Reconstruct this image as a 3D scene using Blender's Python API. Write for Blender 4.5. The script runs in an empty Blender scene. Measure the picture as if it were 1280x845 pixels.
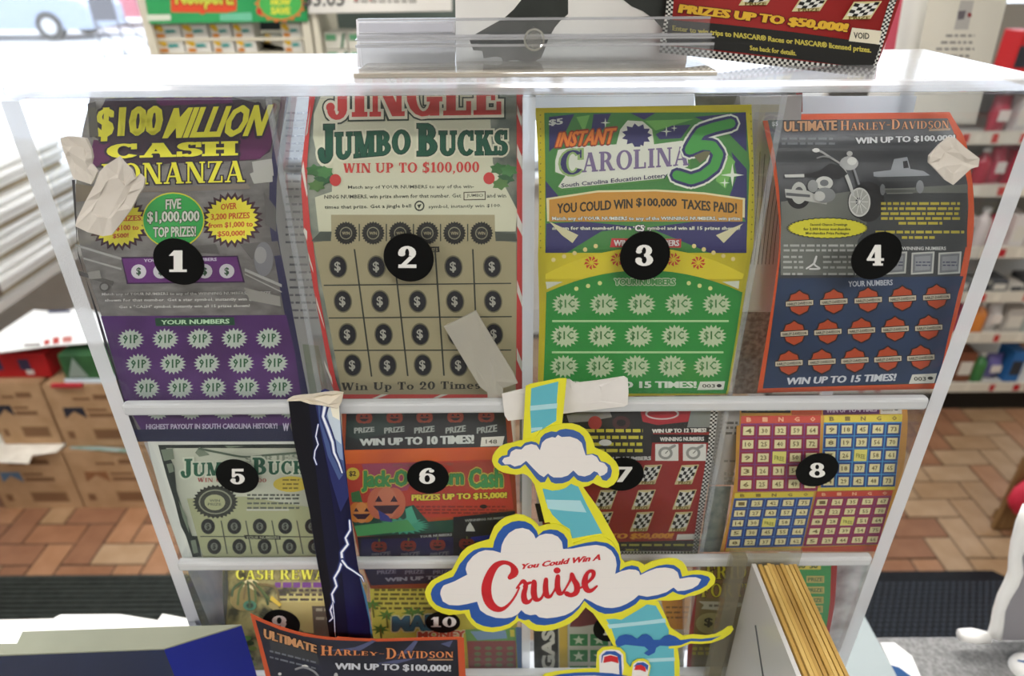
import bpy, bmesh, math, random
import numpy as np
from mathutils import Vector, Matrix
from mathutils.geometry import tessellate_polygon
random.seed(7)
SC = bpy.context.scene
COL = SC.collection
# ------------------------------------------------------------------ camera
FPX = 850.0
PITCH, YAW, ROLL = math.radians(29.40), math.radians(0.042), math.radians(-0.41)
EYE = Vector((0.0, 0.0, 1.66))
def _basis():
    cp, sp, cy, sy = math.cos(PITCH), math.sin(PITCH), math.cos(YAW), math.sin(YAW)
    fw = Vector((sy*cp, cy*cp, -sp)); rt = Vector((cy, -sy, 0)); up = rt.cross(fw)
    cr, sr = math.cos(ROLL), math.sin(ROLL)
    return fw, cr*rt + sr*up, -sr*rt + cr*up
FW, RT, UP = _basis()
cam_data = bpy.data.cameras.new('camera')
cam_data.sensor_width = 36.0
cam_data.lens = FPX/1280*36
cam_data.clip_start = 0.01
cam_data.dof.use_dof = True
cam_data.dof.focus_distance = 0.37
cam_data.dof.aperture_fstop = 8.0
cam = bpy.data.objects.new('camera', cam_data); COL.objects.link(cam)
cam.matrix_world = Matrix(((RT.x, UP.x, -FW.x, EYE.x), (RT.y, UP.y, -FW.y, EYE.y), (RT.z, UP.z, -FW.z, EYE.z), (0, 0, 0, 1)))
SC.camera = cam
# ------------------------------------------------------------------ sky and exposure
world = bpy.data.worlds.new('overcast_sky'); SC.world = world; world.use_nodes = True
bg = world.node_tree.nodes['Background']
bg.inputs[0].default_value = (0.93, 0.96, 1.0, 1); bg.inputs[1].default_value = 2.4
SC.view_settings.view_transform = 'Standard'
SC.view_settings.look = 'None'
SC.view_settings.exposure = 0.82
SC.view_settings.gamma = 1.0
SC.view_settings.use_curve_mapping = False
CEILING_LAMP = 20.0
SC.cycles.transparent_max_bounces = 24
# ------------------------------------------------------------------ materials
def lin(h):
    h = h.lstrip('#'); o = []
    for i in (0, 2, 4):
        c = int(h[i:i+2], 16)/255
        o.append(c/12.92 if c <= 0.04045 else ((c+0.055)/1.055)**2.4)
    return (o[0], o[1], o[2], 1)
MATS = {}
def mat(h, rough=0.55, spec=0.3, metal=0.0):
    k = (h, rough, spec, metal)
    if k in MATS: return MATS[k]
    m = bpy.data.materials.new('surface_'+h.strip('#')); m.use_nodes = True
    b = m.node_tree.nodes['Principled BSDF']
    b.inputs['Base Color'].default_value = lin(h)
    b.inputs['Roughness'].default_value = rough
    b.inputs['Specular IOR Level'].default_value = spec
    b.inputs['Metallic'].default_value = metal
    MATS[k] = m
    return m
def noisemat(name, h1, h2, scale, rough=0.6, bump=0.0, detail=4, lo=0.35, hi=0.65, stretch=(1, 1, 1), wave=None, spec=0.3):
    k = (name,)
    if k in MATS: return MATS[k]
    m = bpy.data.materials.new(name); m.use_nodes = True
    nt = m.node_tree; N = nt.nodes; L = nt.links
    b = N['Principled BSDF']; b.inputs['Roughness'].default_value = rough; b.inputs['Specular IOR Level'].default_value = spec
    tc = N.new('ShaderNodeTexCoord'); mp = N.new('ShaderNodeMapping'); mp.inputs['Scale'].default_value = stretch
    L.new(tc.outputs['Object'], mp.inputs['Vector'])
    nz = N.new('ShaderNodeTexNoise'); nz.inputs['Scale'].default_value = scale; nz.inputs['Detail'].default_value = detail
    L.new(mp.outputs[0], nz.inputs['Vector'])
    out = nz.outputs['Fac']
    if wave:
        wv = N.new('ShaderNodeTexWave'); wv.inputs['Scale'].default_value = wave; wv.inputs['Distortion'].default_value = 12
        wv.inputs['Detail'].default_value = 3; wv.inputs['Detail Scale'].default_value = 1.5
        L.new(mp.outputs[0], wv.inputs['Vector'])
        mx = N.new('ShaderNodeMath'); mx.operation = 'ADD'; mh = N.new('ShaderNodeMath'); mh.operation = 'MULTIPLY'; mh.inputs[1].default_value = 0.5
        L.new(nz.outputs['Fac'], mx.inputs[0]); L.new(wv.outputs['Fac'], mx.inputs[1]); L.new(mx.outputs[0], mh.inputs[0]); out = mh.outputs[0]
    cr = N.new('ShaderNodeValToRGB'); cr.color_ramp.elements[0].position = lo; cr.color_ramp.elements[1].position = hi
    cr.color_ramp.elements[0].color = lin(h1); cr.color_ramp.elements[1].color = lin(h2)
    L.new(out, cr.inputs[0]); L.new(cr.outputs[0], b.inputs['Base Color'])
    if bump:
        bp = N.new('ShaderNodeBump'); bp.inputs['Strength'].default_value = bump; bp.inputs['Distance'].default_value = 0.002
        L.new(out, bp.inputs['Height']); L.new(bp.outputs[0], b.inputs['Normal'])
    MATS[k] = m
    return m
def clearmat(name, tint, white=0.0, gloss=0.05, rough=0.03, whitecol='#ffffff', bump=0.0):
    # clear plastic sheet: see-through, a Fresnel gloss and a little milky scatter
    if name in MATS: return MATS[name]
    m = bpy.data.materials.new(name); m.use_nodes = True
    nt = m.node_tree; N = nt.nodes; L = nt.links
    for n in list(N):
        if n.type != 'OUTPUT_MATERIAL': N.remove(n)
    out = [n for n in N if n.type == 'OUTPUT_MATERIAL'][0]
    tr = N.new('ShaderNodeBsdfTransparent'); tr.inputs[0].default_value = lin(tint)
    gl = N.new('ShaderNodeBsdfGlossy'); gl.inputs['Roughness'].default_value = rough
    df = N.new('ShaderNodeBsdfDiffuse'); df.inputs[0].default_value = lin(whitecol)
    lw = N.new('ShaderNodeLayerWeight')
    pw = N.new('ShaderNodeMath'); pw.operation = 'POWER'; pw.inputs[1].default_value = 5.0
    ml = N.new('ShaderNodeMath'); ml.operation = 'MULTIPLY_ADD'; ml.inputs[1].default_value = 0.9; ml.inputs[2].default_value = gloss
    L.new(lw.outputs['Facing'], pw.inputs[0]); L.new(pw.outputs[0], ml.inputs[0])
    m1 = N.new('ShaderNodeMixShader'); m1.inputs[0].default_value = white
    L.new(tr.outputs[0], m1.inputs[1]); L.new(df.outputs[0], m1.inputs[2])
    m2 = N.new('ShaderNodeMixShader'); L.new(ml.outputs[0], m2.inputs[0])
    L.new(m1.outputs[0], m2.inputs[1]); L.new(gl.outputs[0], m2.inputs[2])
    L.new(m2.outputs[0], out.inputs['Surface'])
    if bump:
        nz = N.new('ShaderNodeTexNoise'); nz.inputs['Scale'].default_value = 120
        bp = N.new('ShaderNodeBump'); bp.inputs['Strength'].default_value = bump; bp.inputs['Distance'].default_value = 0.002
        L.new(nz.outputs['Fac'], bp.inputs['Height'])
        for s in (gl, df): L.new(bp.outputs[0], s.inputs['Normal'])
    MATS[name] = m
    return m
def papermat(name, h, trans):
    # thin paper that lets some light through
    m = mat(h, .7, .1, 0.0001); m.name = name
    nt = m.node_tree; N = nt.nodes; L = nt.links; b = N['Principled BSDF']; o = [n for n in N if n.type == 'OUTPUT_MATERIAL'][0]
    tl = N.new('ShaderNodeBsdfTranslucent'); tl.inputs[0].default_value = lin(h); mx = N.new('ShaderNodeMixShader'); mx.inputs[0].default_value = trans
    L.new(b.outputs[0], mx.inputs[1]); L.new(tl.outputs[0], mx.inputs[2]); L.new(mx.outputs[0], o.inputs['Surface'])
    return m
def emitmat(name, col, s):
    m = bpy.data.materials.new(name); m.use_nodes = True
    b = m.node_tree.nodes['Principled BSDF']; b.inputs['Emission Color'].default_value = lin(col); b.inputs['Emission Strength'].default_value = s
    b.inputs['Base Color'].default_value = lin(col)
    return m
# ------------------------------------------------------------------ object helpers
def setp(o, label=None, cat=None, group=None, kind=None):
    if label: o['label'] = label
    if cat: o['category'] = cat
    if group: o['group'] = group
    if kind: o['kind'] = kind
    return o
def link(name, me, parent=None, mats=()):
    o = bpy.data.objects.new(name, me); COL.objects.link(o)
    for m in mats: me.materials.append(m)
    if parent is not None:
        o.parent = parent
    return o
def empty(name, loc, label, cat, group=None):
    o = bpy.data.objects.new(name, None); COL.objects.link(o); o.location = loc; o.empty_display_size = 0.05
    return setp(o, label, cat, group)
def pos(parent):
    v = Vector((0, 0, 0))
    while parent is not None:
        v = v + parent.location; parent = parent.parent
    return v
class MB:
    def __init__(s): s.v = []; s.f = []; s.mi = []; s.mats = []; s.sm = False
    def m(s, material):
        if material not in s.mats: s.mats.append(material)
        return s.mats.index(material)
    def add(s, vs, fs, material):
        b = len(s.v); s.v += [Vector(v) for v in vs]; k = s.m(material)
        for f in fs: s.f.append([i+b for i in f]); s.mi.append(k)
    def box(s, x0, x1, y0, y1, z0, z1, material, bev=0.0):
        if bev <= 0:
            s.add([(x0,y0,z0),(x1,y0,z0),(x1,y1,z0),(x0,y1,z0),(x0,y0,z1),(x1,y0,z1),(x1,y1,z1),(x0,y1,z1)],
                  [(0,3,2,1),(4,5,6,7),(0,1,5,4),(1,2,6,5),(2,3,7,6),(3,0,4,7)], material)
        else:
            bm = bmesh.new(); bmesh.ops.create_cube(bm, size=1)
            for v in bm.verts: v.co = Vector(((x0+x1)/2+v.co.x*(x1-x0), (y0+y1)/2+v.co.y*(y1-y0), (z0+z1)/2+v.co.z*(z1-z0)))
            bmesh.ops.bevel(bm, geom=bm.edges[:], offset=bev, segments=2, affect='EDGES', profile=0.5)
            bm.verts.index_update()
            s.add([v.co.copy() for v in bm.verts], [[v.index for v in f.verts] for f in bm.faces], material); bm.free()
    def prism(s, pts, d, material, cap2=None):
        # closed polygon of 3D points pushed along d
        n = len(pts); d = Vector(d); P = [Vector(p) for p in pts]
        s.add(P, [list(range(n))], material); s.add([p+d for p in P], [list(range(n))[::-1]], cap2 or material)
        for i in range(n):
            j = (i+1) % n; s.add([P[i], P[j], P[j]+d, P[i]+d], [(0, 1, 2, 3)], material)
    def tube(s, pts, r, material, n=8):
        P = [Vector(p) for p in pts]; rings = []
        for i, p in enumerate(P):
            t = (P[min(i+1, len(P)-1)]-P[max(i-1, 0)]).normalized()
            a = t.cross(Vector((0, 0, 1)) if abs(t.z) < 0.9 else Vector((1, 0, 0))).normalized(); b = t.cross(a)
            rr = r[i] if isinstance(r, (list, tuple)) else r
            rings.append([p+rr*(math.cos(2*math.pi*k/n)*a+math.sin(2*math.pi*k/n)*b) for k in range(n)])
        vs = [v for q in rings for v in q]; fs = []
        for i in range(len(P)-1):
            for k in range(n): fs.append((i*n+k, i*n+(k+1) % n, (i+1)*n+(k+1) % n, (i+1)*n+k))
        fs += [list(range(n))[::-1], list(range((len(P)-1)*n, len(P)*n))]
        s.add(vs, fs, material)
    def build(s, name, parent=None, smooth=False, label=None, origin=None):
        o0 = pos(parent)
        if parent is None and origin is not None: o0 = Vector(origin)
        me = bpy.data.meshes.new(name)
        me.from_pydata([tuple(v-o0) for v in s.v], [], s.f); me.update()
        for m in s.mats: me.materials.append(m)
        me.polygons.foreach_set('material_index', s.mi)
        if smooth: me.polygons.foreach_set('use_smooth', [True]*len(s.f))
        o = bpy.data.objects.new(name, me); COL.objects.link(o)
        if parent is not None: o.parent = parent
        elif origin is not None: o.location = o0
        if label: o['label'] = label
        return o
def ray(px, py):
    return FW + float((px-640)/FPX)*RT - float((py-422.5)/FPX)*UP
def at(px, py, Y):
    d = ray(px, py); return EYE + d*(float(Y)/d.y)
def atz(px, py, z):
    d = ray(px, py); return EYE + d*((z-EYE.z)/d.z)
def plane_rows(xl0, xr0, y0, Y0, xl1, xr1, y1, Y1, n=9):
    # rows of a flat card whose top and bottom edges stand at the given depths
    A, B = at(640, y0, Y0), at(640, y1, Y1); rows = []; Ys = []
    for i in range(n):
        t = i/(n-1); y = y0+(y1-y0)*t; d = ray(640, y); N = (B-A).cross(RT)
        p = EYE+d*((A-EYE).dot(N)/d.dot(N)); rows.append((xl0+(xl1-xl0)*t, y, xr0+(xr1-xr0)*t, y)); Ys.append(p.y)
    return rows, Ys
def proj(p):
    q = Vector(p)-EYE; zc = q.dot(FW); return (640+FPX*q.dot(RT)/zc, 422.5-FPX*q.dot(UP)/zc)
# ------------------------------------------------------------------ lettering
_cur = bpy.data.curves.new('letters', 'FONT'); _curo = bpy.data.objects.new('letters', _cur)
_tc = {}
def sans(s, off=0.0, res=3):
    k = (s, round(off, 4), res)
    if k in _tc: return _tc[k]
    _cur.body = s; _cur.offset = off; _cur.resolution_u = res; _cur.size = 1.0
    me = bpy.data.meshes.new_from_object(_curo)
    me.calc_loop_triangles()
    V = np.array([v.co[:2] for v in me.vertices]) if len(me.vertices) else np.zeros((0, 2))
    Tr = np.array([t.vertices[:] for t in me.loop_triangles], dtype=int) if len(me.loop_triangles) else np.zeros((0, 3), int)
    bpy.data.meshes.remove(me)
    out = V[Tr] if len(Tr) else np.zeros((0, 3, 2))
    _tc[k] = out
    return out
def _glyphs():
    G = {}
    t, n = 0.2, 0.07
    def S(x, y0=0., y1=1., w=t, b=1, u=1):
        o = [('r', x-w/2, y0, x+w/2, y1)]
        if b: o.append(('r', x-w/2-.08, y0, x+w/2+.08, y0+.07))
        if u: o.append(('r', x-w/2-.08, y1-.07, x+w/2+.08, y1))
        return o
    def R(x0, x1, y, h=n): return [('r', x0, y, x1, y+h)]
    def D(x0, y0, x1, y1, w): return [('d', x0, y0, x1, y1, w)]
    def A(cx, cy, rx, ry, a0, a1, tw=.2, th=.08): return [('a', cx, cy, rx, ry, a0, a1, tw, th)]
    G['A'] = (D(.12,0,.42,1,.08)+D(.72,0,.44,1,.21)+R(.22,.6,.3)+R(0,.26,0)+R(.56,.9,0), .92)
    G['B'] = (S(.18)+A(.32,.74,.33,.26,-90,90)+A(.34,.27,.38,.27,-90,90)+R(.18,.34,.93)+R(.18,.34,0)+R(.18,.34,.475), .8)
    G['C'] = (A(.43,.5,.42,.52,42,322)+[('r',.68,.66,.74,1.0)], .86)
    G['D'] = (S(.18)+A(.34,.5,.48,.5,-90,90)+R(.18,.36,.93)+R(.18,.36,0), .9)
    G['E'] = (S(.18)+R(.18,.66,.93)+R(.18,.66,0)+R(.18,.5,.47)+[('r',.6,.72,.67,1),('r',.6,0,.68,.28),('r',.46,.36,.52,.62)], .76)
    G['F'] = (S(.18)+R(.18,.66,.93)+R(.18,.5,.47)+[('r',.6,.72,.67,1),('r',.46,.36,.52,.62)], .72)
    G['G'] = (A(.43,.5,.42,.52,42,330)+S(.72,.0,.42,b=0)+[('r',.68,.68,.74,1.0)], .92)
    G['H'] = (S(.18)+S(.7)+R(.2,.7,.47), .92)
    G['I'] = (S(.2), .42)
    G['J'] = (S(.38,.15,1,b=0)+A(.24,.17,.24,.24,-170,0,.16,.08)+A(.07,.22,.09,.09,0,360,.09,.09), .58)
    G['K'] = (S(.18)+D(.3,.42,.68,1,.09)+D(.74,0,.42,.6,.22)+R(.52,.84,.93)+R(.52,.92,0), .92)
    G['L'] = (S(.18)+R(.18,.66,0)+[('r',.6,0,.68,.3)], .74)
    G['M'] = (S(.14,w=.09)+D(.5,0,.2,1,.2)+D(.5,0,.8,1,.08)+S(.88), 1.08)
    G['N'] = (S(.14,w=.09)+D(.72,0,.2,1,.22)+S(.76,w=.09), .92)
    G['O'] = (A(.46,.5,.44,.52,0,360), .94)
    G['P'] = (S(.18)+A(.32,.71,.36,.29,-90,90)+R(.18,.34,.93)+R(.18,.34,.42), .76)
    G['R'] = (S(.18)+A(.32,.73,.36,.27,-90,90)+R(.18,.34,.93)+R(.18,.34,.46)+D(.72,0,.44,.5,.21)+R(.6,.88,0), .9)
    G['S'] = (A(.34,.74,.29,.28,30,270)+A(.34,.26,.31,.28,-150,90)+[('r',.56,.7,.61,1),('r',.04,0,.09,.3)], .68)
    G['T'] = (S(.37,u=0)+R(.04,.7,.93)+[('r',.03,.7,.1,1),('r',.64,.7,.71,1)], .76)
    G['U'] = (S(.18,.25,1,b=0)+S(.72,.25,1,w=.09,b=0)+A(.42,.28,.34,.3,180,360,.2,.1), .92)
    G['V'] = (D(.42,0,.14,1,.21)+D(.46,0,.74,1,.08)+R(0,.3,.93)+R(.6,.88,.93), .88)
    G['W'] = (D(.34,0,.14,1,.2)+D(.36,0,.56,1,.08)+D(.78,0,.56,1,.2)+D(.8,0,1.02,1,.08)+R(0,.3,.93)+R(.42,.68,.93)+R(.9,1.14,.93), 1.16)
    G['X'] = (D(.74,0,.16,1,.22)+D(.16,0,.72,1,.08)+R(0,.3,0)+R(.58,.9,0)+R(0,.32,.93)+R(.58,.86,.93), .9)
    G['Y'] = (S(.42,0,.5,u=0)+D(.4,.42,.14,1,.21)+D(.46,.42,.72,1,.08)+R(0,.3,.93)+R(.58,.86,.93), .86)
    G['Z'] = (D(.16,0,.58,1,.21)+R(.06,.7,0)+R(.06,.7,.93)+[('r',.05,.7,.11,1),('r',.64,0,.71,.3)], .76)
    G['0'] = (A(.34,.5,.32,.52,0,360,.19,.08), .7)
    G['1'] = (S(.3,u=0)+D(.12,.78,.26,1,.1)+[('r',.08,.0,.52,.08)], .56)
    G['2'] = (A(.33,.7,.28,.32,-35,200,.19,.09)+D(.12,.03,.5,.52,.14)+R(.06,.62,0,.13)+A(.15,.66,.1,.1,0,360,.1,.1), .68)
    G['3'] = (A(.31,.74,.27,.28,-90,170,.18,.09)+A(.31,.27,.31,.29,-170,90,.2,.09)+A(.12,.7,.09,.09,0,360,.09,.09)+A(.11,.28,.1,.1,0,360,.1,.1), .68)
    G['4'] = (S(.44,u=0)+D(.06,.28,.4,1,.1)+R(.03,.66,.24,.09), .72)
    G['5'] = (A(.31,.33,.33,.35,-165,140,.2,.09)+[('r',.08,.46,.18,1),('r',.08,.86,.58,1)]+A(.12,.26,.1,.1,0,360,.1,.1), .68)
    G['6'] = (A(.34,.32,.31,.34,0,360,.18,.08)+A(.42,.5,.39,.52,75,180,.19,.08)+A(.52,.84,.09,.09,0,360,.09,.09), .7)
    G['7'] = (R(.05,.64,.86,.14)+D(.22,0,.56,.9,.2)+[('r',.04,.66,.11,1)], .66)
    G['8'] = (A(.34,.74,.27,.28,0,360,.17,.09)+A(.34,.27,.32,.29,0,360,.19,.09), .7)
    G['9'] = (A(.34,.68,.31,.34,0,360,.18,.08)+A(.26,.5,.39,.52,-105,0,.19,.08)+A(.16,.16,.09,.09,0,360,.09,.09), .7)
    G['$'] = (G['S'][0]+[('r',.31,-.1,.37,1.1)], .7)
    G[','] = ([('r',.06,-.04,.2,.12),('d',.04,-.18,.14,-.02,.07)], .28)
    G['.'] = ([('r',.06,0,.2,.14)], .28)
    G['-'] = ([('r',.05,.42,.4,.5)], .46)
    G['!'] = (D(.15,.25,.15,1,.16)+[('r',.08,0,.23,.15)], .34)
    G[' '] = ([], .36)
    x = .62
    G['i'] = (S(.18,0,x,w=.16,u=0)+R(.02,.18,x-.06,.06)+A(.17,.82,.1,.1,0,360,.1,.1), .36)
    G['n'] = (S(.18,0,x,w=.16,u=0)+S(.56,0,.45,w=.16,u=0)+A(.37,.4,.27,.24,0,180,.16,.08)+R(.02,.18,x-.06,.06), .76)
    G['m'] = (S(.18,0,x,w=.16,u=0)+S(.52,0,.45,w=.16,u=0)+S(.86,0,.45,w=.16,u=0)+A(.35,.4,.25,.24,0,180,.16,.08)+A(.69,.4,.25,.24,0,180,.16,.08)+R(.02,.18,x-.06,.06), 1.06)
    G['p'] = (S(.18,-.3,x,w=.16,u=0)+A(.34,.31,.29,.32,-180,180,.17,.07)+R(.02,.18,x-.06,.06), .7)
    G['o'] = (A(.32,.31,.3,.33,0,360,.17,.07), .66)
    G['e'] = (A(.31,.31,.29,.33,0,315,.17,.07)+R(.1,.56,.3,.06), .64)
    G['s'] = (A(.25,.46,.2,.19,30,270,.13,.07)+A(.25,.17,.22,.19,-150,90,.13,.07), .5)
    return G
GL = _glyphs()
def serif(s, g=0.0):
    k = ('serif', s, round(g, 4))
    if k in _tc: return _tc[k]
    T = []; x = 0.0
    def fan(P):
        for i in range(1, len(P)-1): T.append([P[0], P[i], P[i+1]])
    for ch in s:
        sc = 1.0
        q = ch
        if ch not in GL: q = ch.upper()
        prims, adv = GL[q]
        for p in prims:
            if p[0] == 'r':
                fan([(x+p[1]-g, p[2]-g), (x+p[3]+g, p[2]-g), (x+p[3]+g, p[4]+g), (x+p[1]-g, p[4]+g)])
            elif p[0] == 'd':
                _, x0, y0, x1, y1, w = p; w = w/2+g*1.15
                fan([(x+x0-w, y0-g), (x+x0+w, y0-g), (x+x1+w, y1+g), (x+x1-w, y1+g)])
            else:
                _, cx, cy, rx, ry, a0, a1, tw, th = p
                n = max(5, int(abs(a1-a0)/22)); ix, iy = max(0, rx-tw-g), max(0, ry-th-g)
                for i in range(n):
                    b0, b1 = (math.radians(a0+(a1-a0)*j/n) for j in (i, i+1))
                    fan([(x+cx+(rx+g)*math.cos(b0), cy+(ry+g)*math.sin(b0)), (x+cx+(rx+g)*math.cos(b1), cy+(ry+g)*math.sin(b1)),
                         (x+cx+ix*math.cos(b1), cy+iy*math.sin(b1)), (x+cx+ix*math.cos(b0), cy+iy*math.sin(b0))])
        x += adv+.05
    out = np.array(T, dtype=float) if T else np.zeros((0, 3, 2))
    _tc[k] = out
    return out
def smallcaps(s, g=0.0, small=0.76):
    # first letter of each word full height, the others smaller
    k = ('sc', s, round(g, 4))
    if k in _tc: return _tc[k]
    parts = []; x = 0.0; first = True
    for ch in s:
        if ch == ' ' or ch == '-':
            if ch == '-': parts.append(serif('-', g)+np.array([x, 0])); x += .5
            else: x += .38
            first = True; continue
        q = serif(ch, g); f = 1.0 if first else small
        parts.append((q*f)+np.array([x, 0])); x += (GL[ch][1]+.05)*f; first = False
    out = np.concatenate(parts); _tc[k] = out
    return out
# ------------------------------------------------------------------ printed sheets
def smear(T, d, ring=0.0):
    # heavier letters: the same outline set down a few times side by side
    if d <= 0.004 and ring <= 0: return T
    o = [T]
    if ring > 0:
        for k in range(8): o.append(T+np.array([(ring*.75+d)*math.cos(k*math.pi/4), ring*.75*math.sin(k*math.pi/4)]))
    else: o += [T+np.array([d, 0]), T-np.array([d, 0])]
    return np.concatenate(o)
class Z:
    # frame of a magnified view: local coordinates times s plus an offset
    def __init__(s, x0, y0, w, wz): s.x0, s.y0, s.s = x0, y0, w/wz
    def __call__(s, x, y): return (s.x0+x*s.s, s.y0+y*s.s)
class Sheet:
    """A thin paper or card sheet given by rows (left and right edge); print lies on it as thin layers."""
    NR = 90
    def __init__(s, name, label, cat, rows, Y=None, Yfront=0.3265, group=None, w=None, thick=0.0003, paper='#d8d6cc', parent=None, root=None, ymax=.42, base=True, kids=None):
        s.rows = rows; n = len(rows); s.kids = kids or {}
        R = np.array(rows, float)
        Ys = []
        if Y is None:
            ks = []
            for xl, yl, xr, yr in rows:
                a, b = ray(xl, yl), ray(xr, yr); ks.append((b/b.y-a/a.y).length)
            W = Yfront*max(ks) if w is None else w
            Ys = [min(ymax, W/k) for k in ks]
            s.W = W
        else:
            Ys = list(Y) if isinstance(Y, (list, tuple)) else [Y]*n
        R = np.column_stack([R, Ys])
        N = s.NR
        out = np.zeros((N, 5))
        for i in range(N):
            q = i/(N-1)*(n-1); k = min(int(q), n-2); t = q-k
            P = [R[max(0, min(n-1, k+j))] for j in (-1, 0, 1, 2)]
            if k == 0: P[0] = 2*P[1]-P[2]
            if k == n-2: P[3] = 2*P[2]-P[1]
            out[i] = 0.5*(2*P[1]+(P[2]-P[0])*t+(2*P[0]-5*P[1]+4*P[2]-P[3])*t*t+(3*P[1]-P[0]-3*P[2]+P[3])*t**3)
        s.px = out
        s.L3 = np.array([at(o[0], o[1], o[4])[:] for o in out]); s.R3 = np.array([at(o[2], o[3], o[4])[:] for o in out])
        dv = np.gradient(s.L3+s.R3, axis=0); du = s.R3-s.L3
        nr = np.cross(du, dv); nr /= np.linalg.norm(nr, axis=1)[:, None]
        mid = (s.L3+s.R3)/2-np.array(EYE[:])
        sg = np.where((nr*mid).sum(1) > 0, -1, 1); s.nr = nr*sg[:, None]
        s.lift = 0.00014; s.boxes = []
        s.parts = {}
        mid0 = (s.L3[-1]+s.R3[-1])/2
        if root is None:
            s.root = empty(name, Vector(mid0), label, cat, group)
        else: s.root = root
        s.loc = pos(s.root)
        if not base: return
        mb = MB(); M = mat(paper) if isinstance(paper, str) else paper
        fl, fr = s.L3, s.R3; bl, br = s.L3-s.nr*thick, s.R3-s.nr*thick
        vs = [Vector(v) for arr in (fl, fr, bl, br) for v in arr]; fs = []
        for i in range(N-1):
            fs += [(i, i+1, N+i+1, N+i), (2*N+i, 3*N+i, 3*N+i+1, 2*N+i+1), (i, 2*N+i, 2*N+i+1, i+1), (N+i, N+i+1, 3*N+i+1, 3*N+i)]
        fs += [(0, N, 3*N, 2*N), (N-1, 3*N-1, 4*N-1, 2*N-1)]
        mb.add(vs, fs, M)
        mb.build('sheet' if root is None else name, s.root, smooth=True)
    def slab(s, pts, name, M, l0, l1, z=None, label=None, parent=None):
        # a cut-out card of real thickness lying on the sheet's surface
        if z: pts = [z(*p) for p in pts]
        a, b = s.map(pts, l0), s.map(pts, l1); mb = MB(); n = len(pts)
        tl = tessellate_polygon([[Vector((p[0], p[1], 0)) for p in pts]])
        mb.add([Vector(v) for v in b]+[Vector(v) for v in a], [tuple(t) for t in tl]+[tuple(n+i for i in t)[::-1] for t in tl]+[(i, (i+1) % n, n+(i+1) % n, n+i) for i in range(n)], mat(M) if isinstance(M, str) else M)
        return mb.build(name, parent or s.root, label=label)
    def map(s, P, lift):
        P = np.asarray(P, float); res = np.zeros((len(P), 3)); N = s.NR
        for c in range(0, len(P), 20000):
            Q = P[c:c+20000]; px = s.px
            u = (Q[:, 0:1]-px[None, :, 0])/(px[None, :, 2]-px[None, :, 0])
            yr = px[None, :, 1]+u*(px[None, :, 3]-px[None, :, 1])
            idx = np.clip((yr <= Q[:, 1:2]).sum(1)-1, 0, N-2)
            ar = np.arange(len(Q)); y0, y1 = yr[ar, idx], yr[ar, idx+1]
            t = (Q[:, 1]-y0)/np.where(abs(y1-y0) < 1e-9, 1e-9, y1-y0)
            xl = px[idx, 0]*(1-t)+px[idx+1, 0]*t; xr = px[idx, 2]*(1-t)+px[idx+1, 2]*t
            uu = ((Q[:, 0]-xl)/(xr-xl))[:, None]; t = t[:, None]
            l3 = s.L3[idx]*(1-t)+s.L3[idx+1]*t; r3 = s.R3[idx]*(1-t)+s.R3[idx+1]*t
            nn = s.nr[idx]*(1-t)+s.nr[idx+1]*t
            res[c:c+20000] = l3*(1-uu)+r3*uu+nn*lift
        return res
    def tris(s, T, col, part, step=3.5):
        """T: array (n,3,2) of triangles in the frame of the photograph"""
        M = mat(col) if isinstance(col, str) else col
        d = s.parts.setdefault(part, {'v': [], 'f': [], 'm': [], 'mats': [], 'n': 0, 'l': []})
        if M not in d['mats']: d['mats'].append(M)
        mi = d['mats'].index(M)
        polys = []; lf = []
        T = np.asarray(T, float)
        if not len(T): return
        lo_, hi_ = T.reshape(-1, 2).min(0), T.reshape(-1, 2).max(0)
        lift = s.lift
        for (a, b, c, e, h) in s.boxes:
            if a < hi_[0] and c > lo_[0] and b < hi_[1] and e > lo_[1]: lift = max(lift, h+0.00006)
        s.boxes.append((lo_[0], lo_[1], hi_[0], hi_[1], lift))
        for kt, tr in enumerate(T):
            while len(lf) < len(polys): lf.append(lift+2e-6*((kt-1) % 9))
            ys = [p[1] for p in tr]; lo, hi = min(ys), max(ys)
            if hi-lo <= step*1.15: polys.append([tuple(p) for p in tr]); continue
            k0, k1 = int(math.floor(lo/step)), int(math.ceil(hi/step))
            rem = [tuple(p) for p in tr]
            for k in range(k0+1, k1+1):
                yc = k*step; a = []; b = []
                for i in range(len(rem)):
                    p, q = rem[i], rem[(i+1) % len(rem)]
                    (a if p[1] <= yc else b).append(p)
                    if (p[1] <= yc) != (q[1] <= yc):
                        t = (yc-p[1])/(q[1]-p[1]); c = (p[0]+(q[0]-p[0])*t, yc); a.append(c); b.append(c)
                if len(a) > 2: polys.append(a)
                rem = b
                if len(rem) < 3: break
            if len(rem) > 2: polys.append(rem)
        while len(lf) < len(polys): lf.append(lift+2e-6*(len(T) % 9))
        for p, lv in zip(polys, lf):
            d['f'].append(list(range(d['n'], d['n']+len(p)))); d['m'].append(mi); d['n'] += len(p)
            d['v'] += p; d['l'] += [lv]*len(p)
    def poly(s, pts, col, part='print', z=None):
        if z: pts = [z(*p) for p in pts]
        tl = tessellate_polygon([[Vector((p[0], p[1], 0)) for p in pts]])
        s.tris(np.array([[pts[i] for i in t] for t in tl]), col, part)
    def rect(s, x0, y0, x1, y1, col, part='print', z=None):
        s.poly([(x0, y0), (x1, y0), (x1, y1), (x0, y1)], col, part, z)
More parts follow.
